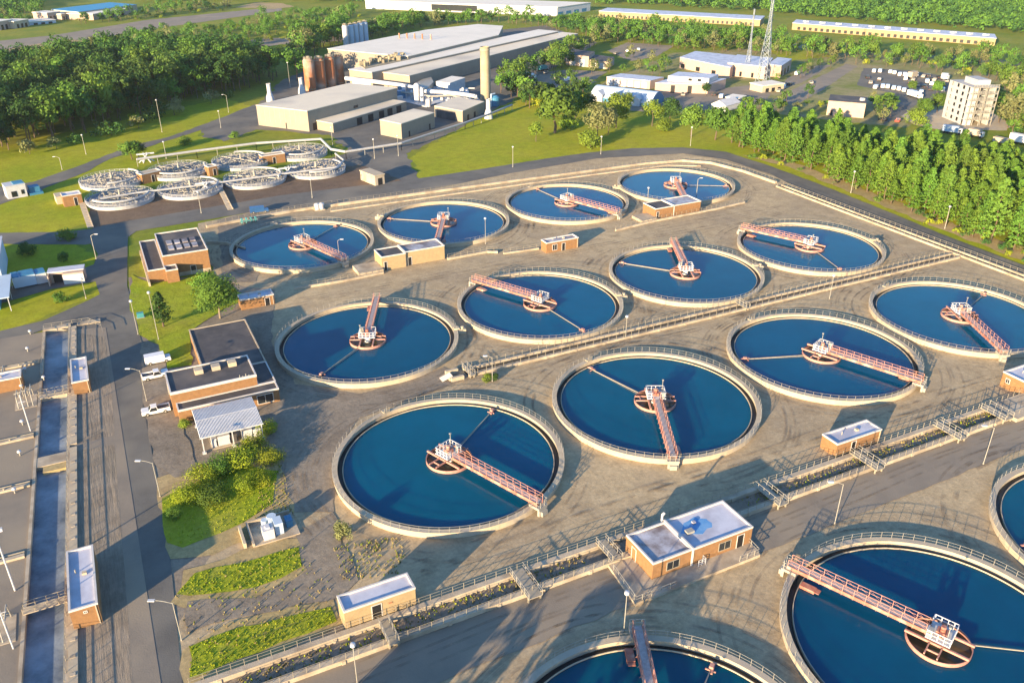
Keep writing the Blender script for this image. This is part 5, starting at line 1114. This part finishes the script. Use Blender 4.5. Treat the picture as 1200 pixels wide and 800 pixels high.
for p in pines + woods + fars + shrubs + lone_b + lone_p + lone_s + near_t + near_s:
    for c in list(p.children): bpy.data.objects.remove(c)
    bpy.data.objects.remove(p)
# tall grass on the plots and weeds on the gravel
def tufts(name, label, polys, n, h, q, mats, seed, mask=None):
    rn = random.Random(seed); b = MB()
    for poly in polys:
        P = [(p[0], p[1]) for p in poly]; xs = [p[0] for p in P]; ys = [p[1] for p in P]; k = 0; lim = 0
        while k < n and lim < n * 20:
            lim += 1; x, y = rn.uniform(min(xs), max(xs)), rn.uniform(min(ys), max(ys))
            if not inside(x, y, P): continue
            k += 1; hh = h * rn.uniform(.5, 1.4); mi = rn.randrange(len(mats))
            for _ in range(3):
                a = rn.uniform(0, 6.283); dx, dy = math.cos(a) * q, math.sin(a) * q; lx, ly = rn.uniform(-.3, .3) * hh, rn.uniform(-.3, .3) * hh
                b.quad((x - dx, y - dy, .02), (x + dx, y + dy, .02), (x + dx * .3 + lx, y + dy * .3 + ly, hh), (x - dx * .3 + lx, y - dy * .3 + ly, hh), mi=mi)
    return tag(b.build(name, mats), label, 'grass', kind='stuff')
tufts('tall_grass', 'tall bright green grass on the plots inside the yard', gp[1:], 650, .2, .12, [m_grassb, m_leafy, m_grassb], 5)
m_dry = M('dry_weeds', (.30, .24, .11), (.22, .19, .08), rough=.9)
tufts('dry_weeds', 'thin dry weeds on the gravel around the largest near tank and the grass plots', [px((390, 640), (470, 628), (480, 670), (400, 682)), px((204, 700), (350, 636), (400, 700), (240, 790)), px((300, 580), (330, 540), (345, 610), (300, 625))], 260, .3, .1, [m_dry, m_dry, m_leafy], 6)
tufts('dry_weeds', 'dry weeds growing between the two walls of the raised channel', [[(0, 75.6), (50, 75.6), (50, 78.1), (0, 78.1)], [(78, 75.6), (136, 75.6), (136, 78.1), (78, 78.1)]], 500, .3, .12, [m_dry, m_dry, m_grassb], 7)

# ------------------------------------------------------------------ lamps
def lamp(u, v, tu, tv, arm, label, double=False):
    p = G(u, v); h = height((u, v), (tu, tv)); o = thing('street_lamp', label, 'lamp', p, 0, 'lamp posts of the treatment works')
    th = .05 if p.length < 220 else .075
    MB().tube((0, 0, 0), (0, 0, h), th * 1.4, th, 8).tube((0, 0, 0), (0, 0, .35), th * 2.4, th * 2.4, 8).build('pole', m_galvw, o)
    if arm:
        # arm direction in the plan, from the picture's left/right
        d = Vector((_cy, _sy, 0)) * (1 if arm > 0 else -1); L = abs(arm)
        pts = [Vector((0, 0, h - .1)) + d * (L * t) + Vector((0, 0, .5 * math.sin(t * 1.6))) for t in (0, .25, .5, .75, 1)]
        MB().path(pts, th * .8, 6).build('arm', m_galvw, o); e = pts[-1]
        MB().bar(e - d * .1, e + d * .75, .34, .16).build('lamp_head', m_wht, o)
    else: MB().lathe([(.01, h + .5), (.3, h + .45), (.34, h + .1), (.12, h)], 10).build('lamp_head', m_wht, o)
for a in [(213, 750, 201, 706, -2.2, 'lamp post at the bottom left road beside the lowest grass plot'), (188, 582, 178, 542, -1.8, 'lamp post at the road edge left of the bright yellow green trees'),
          (172, 470, 163, 434, -1.8, 'lamp post with its arm over the road beside the parked pickups'), (186, 398, 175, 344, 0, 'tall white lamp post with a round head on the grass plot near the conifer'),
          (162, 392, 153, 354, 0, 'thin lamp post at the road corner left of the conifer'), (113, 304, 107, 276, 1.2, 'lamp post with a right hand arm on the shaded lawn'), (101, 350, 95, 328, 0, 'thin lamp post on the triangle of grass'),
          (978, 614, 985, 567, -1.6, 'lamp post on the service road below the lone tan hut'), (1152, 544, 1165, 501, -1.4, 'lamp post on the service road near the right edge'), (731, 740, 733, 696, 0, 'lamp post in front of the twin pump house dock'),
          (419, 802, 409, 757, 0, 'lamp post at the bottom edge below the long cream hut'), (398, 306, 397, 282, .8, 'lamp post at the tank behind the tall orange building'), (569, 286, 569, 257, 0, 'lamp post beside the yellow brick pump house tank'),
          (759, 234, 759, 221, 0, 'short lamp post left of the brick house at the farthest tank'), (816, 230, 817, 210, .7, 'lamp post standing before the water of the farthest tank'), (972, 350, 974, 324, 0, 'lamp post on the narrow channel below the white rimmed tank'),
          (733, 397, 734, 372, 0, 'lamp post on the narrow channel between the middle tanks'), (577, 447, 577, 419, -1.0, 'lamp post at the left end of the narrow channel'), (1107, 268, 1112, 243, 0, 'lamp post in front of the pine belt, right one'), (997, 226, 1000, 202, 0, 'lamp post in front of the pine belt, left one'),
          (809, 171, 810, 150, 0, 'lamp post on the lawn at the bend of the road'), (704, 181, 705, 161, 0, 'lamp post on the lawn below the tallest lawn tree'), (601, 196, 602, 173, 0, 'lamp post at the left part of the lawn slope'),
          (236, 250, 230, 226, 0, 'lamp post at the foot of the brown slope, left one'), (366, 232, 364, 211, 0, 'lamp post at the foot of the brown slope, right one'), (467, 183, 466, 160, 0, 'lamp post beside the raised pipe near the small warehouse'), (439, 186, 439, 164, 0, 'lamp post in the yard between portal and front hall'),
          (390, 171, 390, 150, 0, 'lamp post at the right end of the filter tanks'), (101, 181, 96, 159, 0, 'lamp post on the lawn strip left of the bushy pair'), (73, 199, 68, 185, -1.5, 'lamp post at the wood road far left'), (195, 186, 192, 167, 0, 'lamp post right of the bushy pair at the wood road'),
          (190, 155, 186, 118, 0, 'tall lamp post in front of the dense wood'), (259, 150, 256, 131, 0, 'lamp post on the lawn strip left of the front hall'), (268, 132, 266, 112, -1.2, 'lamp post at the upper edge of the wood road'), (340, 102, 338, 74, 0, 'pale mast between the wood and the rusty silos')]:
    lamp(*a)
p = G(18, 692); h = height((18, 692), (22, 622)); o = thing('floodlight_mast', 'tall white mast with floodlights on the canal yard at the left edge', 'lamp', p, 0)
MB().tube((0, 0, 0), (0, 0, h), .13, .09, 8).build('pole', m_wht, o); MB().bar((-.9, 0, h - .3), (.9, 0, h - .3), .1, .1).build('crossbar', m_wht, o)
for sx in (-.8, .7): MB().box(sx - .25, sx + .25, -.25, .2, h - .25, h + .2).build('lamp_head', m_wht, o)
for u, v, t, lab in ((36, 505, 400, 'white pole on the canal yard beside the upper basin'), (16, 760, 690, 'lower white pole on the canal yard at the left edge')):
    p = G(u, v); h = min(7.5, height((u, v), (u, t))); o = thing('white_pole', lab, 'pole', p); MB().tube((0, 0, 0), (0, 0, h), .11, .08, 8).build('pole', m_wht, o); MB().bar((-.6, 0, h * .8), (.6, 0, h * .8), .08, .08).build('crossbar', m_wht, o)
for k, (u, v) in enumerate(((27, 498), (24, 534), (18, 578), (26, 456), (36, 392), (33, 412), (30, 436), (52, 446))):
    p = G(u, v); o = thing('mushroom_vent', ['white mushroom vent beside the basin, middle of the yard row', 'white mushroom vent just above the basin divider', 'white mushroom vent below the basin divider', 'white vent in front of the lilac roofed hut', 'white vent near the top corner of the canal yard', 'second white vent from the top of the canal yard', 'white vent at the left of the channel footbridge', 'white vent right at the channel footbridge'][k], 'vent', p)
    MB().tube((0, 0, 0), (0, 0, .8), .12, .12, 8).build('stem', m_galvw, o); MB().lathe([(.01, 1.15), (.3, 1.05), (.34, .8), (.1, .78)], 12).build('cap', m_wht, o)

# ------------------------------------------------------------------ vehicles
def pickup(name, label, p, rz, paint, L=4.9, cat='pickup', van=False, group=None):
    o = thing(name, label, cat, p, rz, group); W = 1.85; h2 = L / 2
    b = MB()
    def sec(x0, x1, z0, z1, w=W): b.box(x0, x1, -w / 2, w / 2, z0, z1)
    sec(-h2, h2, .38, .82)
    if van: sec(-h2 + .05, h2 * .55, .82, 1.9, W - .06); sec(h2 * .55, h2 - .05, .82, 1.05, W - .1)
    else:
        sec(h2 * .45, h2 - .06, .82, 1.02, W - .08)                        # bonnet
        b.box(-h2 + .05, -h2 + .13, -W / 2, W / 2, .82, 1.12).box(-h2 + .13, -.35, -W / 2, -W / 2 + .1, .82, 1.12).box(-h2 + .13, -.35, W / 2 - .1, W / 2, .82, 1.12)
    b.build('body', paint, o)
    c = MB(); x0, x1 = (-h2 + .05, h2 * .55) if van else (-.35, h2 * .45); z0 = 1.9 if van else 1.55
    c.v = [(x0, -W / 2 + .05, .82), (x1 + .25, -W / 2 + .05, .82), (x1 + .25, W / 2 - .05, .82), (x0, W / 2 - .05, .82), (x0 + .1, -W / 2 + .18, z0), (x1 - .35, -W / 2 + .18, z0), (x1 - .35, W / 2 - .18, z0), (x0 + .1, W / 2 - .18, z0)]
    c.f = [(4, 5, 6, 7), (0, 1, 5, 4), (1, 2, 6, 5), (2, 3, 7, 6), (3, 0, 4, 7)]; c.m = [0] * 5
    if not van: 
        c.build('cab', paint, o)
    g = MB()
    def gl(q, i=.14, off=.015):
        q = [Vector(k) for k in q]; n = (q[1] - q[0]).cross(q[3] - q[0]).normalized() * off; ce = sum(q, Vector()) / 4
        g.quad(*[tuple(ce + (k - ce) * (1 - i) + n) for k in q])
    if not van:
        for f in c.f[1:]: gl([c.v[k] for k in f])
    else:
        gl([(h2 * .55 + .0, -W / 2 + .05, 1.1), (h2 * .55 + .0, W / 2 - .05, 1.1), (h2 * .55 + .0, W / 2 - .1, 1.85), (h2 * .55 + .0, -W / 2 + .1, 1.85)])
        for s in (-1, 1): gl([(h2 * .05, s * (W / 2 - .03), 1.15), (h2 * .5, s * (W / 2 - .03), 1.15), (h2 * .5, s * (W / 2 - .03), 1.75), (h2 * .05, s * (W / 2 - .03), 1.75)][::s])
    g.build('window', m_glass, o)
    if not van: MB().box(-h2 + .14, -.36, -W / 2 + .11, W / 2 - .11, .83, .86).build('cargo_bed', m_droof, o)
    for x in (-h2 * .62, h2 * .62):
        for s in (-1, 1):
            t = MB().tube((x, s * (W / 2 - .2), .36), (x, s * (W / 2 + .02), .36), .36, .36, 14).build('wheel', m_tyre, o); MB().tube((x, s * (W / 2 + .02), .36), (x, s * (W / 2 + .04), .36), .19, .19, 10).build('rim', m_galvw, t)
    for s in (-1, 1):
        MB().box(h2 - .01, h2 + .03, s * .72 - .18, s * .72 + .18, .6, .78).build('headlight', m_wht, o); MB().box(-h2 - .03, -h2 + .01, s * .78 - .1, s * .78 + .1, .58, .8).build('tail_light', m_rcar, o)
    return o
for (u0, v0, u1, v1, lab, nm, paint, van) in ((198, 483, 170, 489, 'white pickup with a dark bed cover parked lowest beside the control building', 'pickup_truck', m_wcar, False), (172, 447, 194, 442, 'white pickup with an open dark bed, middle of the three parked vehicles', 'pickup_truck', m_wcar, False), (174, 429, 198, 424, 'white van with a dark rear, uppermost of the three parked vehicles', 'van', m_wcar, True)):
    a, c = G(u0, v0), G(u1, v1); m = (a + c) / 2; pickup(nm, lab, m + Vector((0, .9, 0)), math.atan2(c.y - a.y, c.x - a.x), paint, 4.9, 'pickup' if not van else 'van', van)
a = G(304, 249); pickup('van', 'blue van driving on the curving road above the tank at left', a, R(-8), m_bcar, 5.5, 'van', True)
k = 0
for u, v, dark in ((1024, 85, 0), (1031, 85, 0), (1043, 86, 0), (1048, 87, 0), (1054, 89, 0), (1060, 89, 0), (1061, 94, 0), (1040, 103.5, 0), (1047, 105, 0), (1053, 106, 0), (1059, 107.5, 0), (1079, 110, 0), (1030, 95, 1), (1086, 97, 0), (1090, 94, 1), (1095, 95, 2), (1105, 100, 1), (1083, 103, 1), (1036, 102, 1), (1104, 107, 0), (1108, 96, 2), (934, 88, 0), (912, 108, 2), (1035, 141, 1), (1052, 143, 3), (640, 86, 2), (652, 93, 0), (665, 95, 0), (1066, 98, 1), (1074, 101, 2), (1070, 95, 2), (1090, 106, 1), (1098, 104, 2), (1092, 100, 0), (1020, 98, 2), (1016, 92, 1), (1026, 104, 0), (1034, 103, 0), (1064, 90, 0), (1082, 91, 2), (1088, 90, 1), (1100, 92, 1), (925, 100, 1), (918, 104, 0), (950, 98, 2), (838, 112, 1), (845, 115, 0), (800, 112, 2), (722, 64, 2), (735, 62, 1), (748, 60, 0)):
    p = G(u, v); rz = R(38) if k < 13 else R(30 + 13 * (k % 3)); k += 1
    pickup('van' if dark == 0 else 'parked_car', ['white parked van at the far lot in the upper right', 'dark parked car at the far lot in the upper right', 'silver parked car at the far lot in the upper right', 'red parked car at the lane behind the pine belt'][dark], p, rz, [m_wcar, m_dcar, m_galvw, m_rcar][dark], 4.3, 'van' if dark == 0 else 'car', dark == 0, ['white vans in the van park', 'dark cars in the far lots', 'silver cars in the far lots', None][dark])
def boxtruck(label, u0, v0, u1, v1, paint, hh=3.2, cat='trailer', name='box_trailer'):
    a, c = G(u0, v0), G(u1, v1); d = c - a; L = min(d.length, 8.5 if cat in ('truck', 'container') else 11.5); o = thing(name, label, cat, a, math.atan2(d.y, d.x))
    MB().box(0, L * .8, 0, 2.5, .9, hh).build('box_body', paint, o); MB().box(L * .81, L, .1, 2.4, .6, hh * .75).build('cab', m_wcar, o); MB().box(L * .84, L * .96, .06, .1, hh * .45, hh * .68).build('window', m_glass, o)
    for x in (.12, .3, .88): 
        for y in (.15, 2.35): MB().tube((L * x, y - .15, .5), (L * x, y + .15, .5), .5, .5, 12).build('wheel', m_tyre, o)
boxtruck('white box truck at the lower end of the van park', 1062, 113, 1076, 117, m_wcar, 3.2, 'truck', 'box_truck'); boxtruck('cream box truck at the right of the upper van row', 1068, 93, 1076, 91, m_concp, 3.6, 'truck', 'box_truck'); boxtruck('white box truck beside the drill tower', 1102, 94, 1110, 95, m_wcar, 3.6, 'truck', 'box_truck')
boxtruck('pale blue trailer below the drill tower, leftmost of the row', 1103, 156, 1126, 159, m_bluew); boxtruck('cream trailer below the drill tower, second from the left', 1133, 160, 1150, 163, m_concp); boxtruck('low cream trailer with dark windows behind the pines at right', 1162, 168, 1182, 172, m_concp, 2.6); boxtruck('big white trailer at the right edge behind the pines', 1181, 167, 1206, 172, m_wcar, 3.8)
boxtruck('white and red engine parked left in the workshop yard', 612, 92, 625, 94, m_wcar, 3.2, 'truck', 'fire_engine'); boxtruck('red and white engine just below the first one in the workshop yard', 611, 97, 625, 98.5, m_rcar, 3.0, 'truck', 'fire_engine'); boxtruck('teal container in the workshop yard', 634, 84, 643, 82, m_teal, 2.8, 'container', 'shipping_container')
for u, v, lab in ((372, 246, 'left white vent pot at the wall above the tank behind the orange building'), (377, 245.5, 'right white vent pot at the wall above the tank behind the orange building')):
    p = G(u, v); o = thing('vent_pot', lab, 'vent', p); MB().lathe([(.7, 0), (.7, 1.4), (.9, 1.45), (.9, 1.9), (.01, 2.2)], 12).build('body', m_wht, o); MB().box(-.9, .9, -.9, .9, 0, .25).build('base', m_conc, o)
p = G(284, 262); o = thing('valve_skid', 'teal and pale pipe valves at the wall left of the tank behind the orange building', 'valves', p)
b = MB()
for i in range(4): b.tube((i * 1.3, 0, 0), (i * 1.3, 0, 1.6), .22, .22, 8).tube((i * 1.3, -.5, 1.2), (i * 1.3, .5, 1.2), .3, .3, 8)
b.tube((-.5, 0, .7), (4.5, 0, .7), .25, .25, 8); b.build('valve_body', m_teal, o); MB().rail([(-.8, -.9, 0), (5, -.9, 0)], 1.2, 1.0).build('guard_rail', m_galvw, o)
p = G(165, 372); o = thing('utility_box', 'small green utility box by the road corner', 'utility box', p); MB().box(-.7, .7, -.5, .5, 0, 1.2).build('body', m_teal, o); MB().box(-.9, .9, -.7, .7, 0, .15).build('base', m_conc, o)

# ------------------------------------------------------------------ air
hz = MB().box(-700, 1900, -700, 1900, -1, CAM_H + 4).build('haze', bpy.data.materials.new('haze_air')); tag(hz, kind='stuff', label='thin pale summer haze over the whole valley', cat='haze')
hm = hz.data.materials[0]; hm.use_nodes = True; t = hm.node_tree; t.nodes.remove(t.nodes['Principled BSDF'])
pv = t.nodes.new('ShaderNodeVolumePrincipled'); pv.inputs['Color'].default_value = (.85, .9, 1, 1); pv.inputs['Density'].default_value = .00005; pv.inputs['Anisotropy'].default_value = .2
t.links.new(pv.outputs[0], t.nodes['Material Output'].inputs['Volume'])
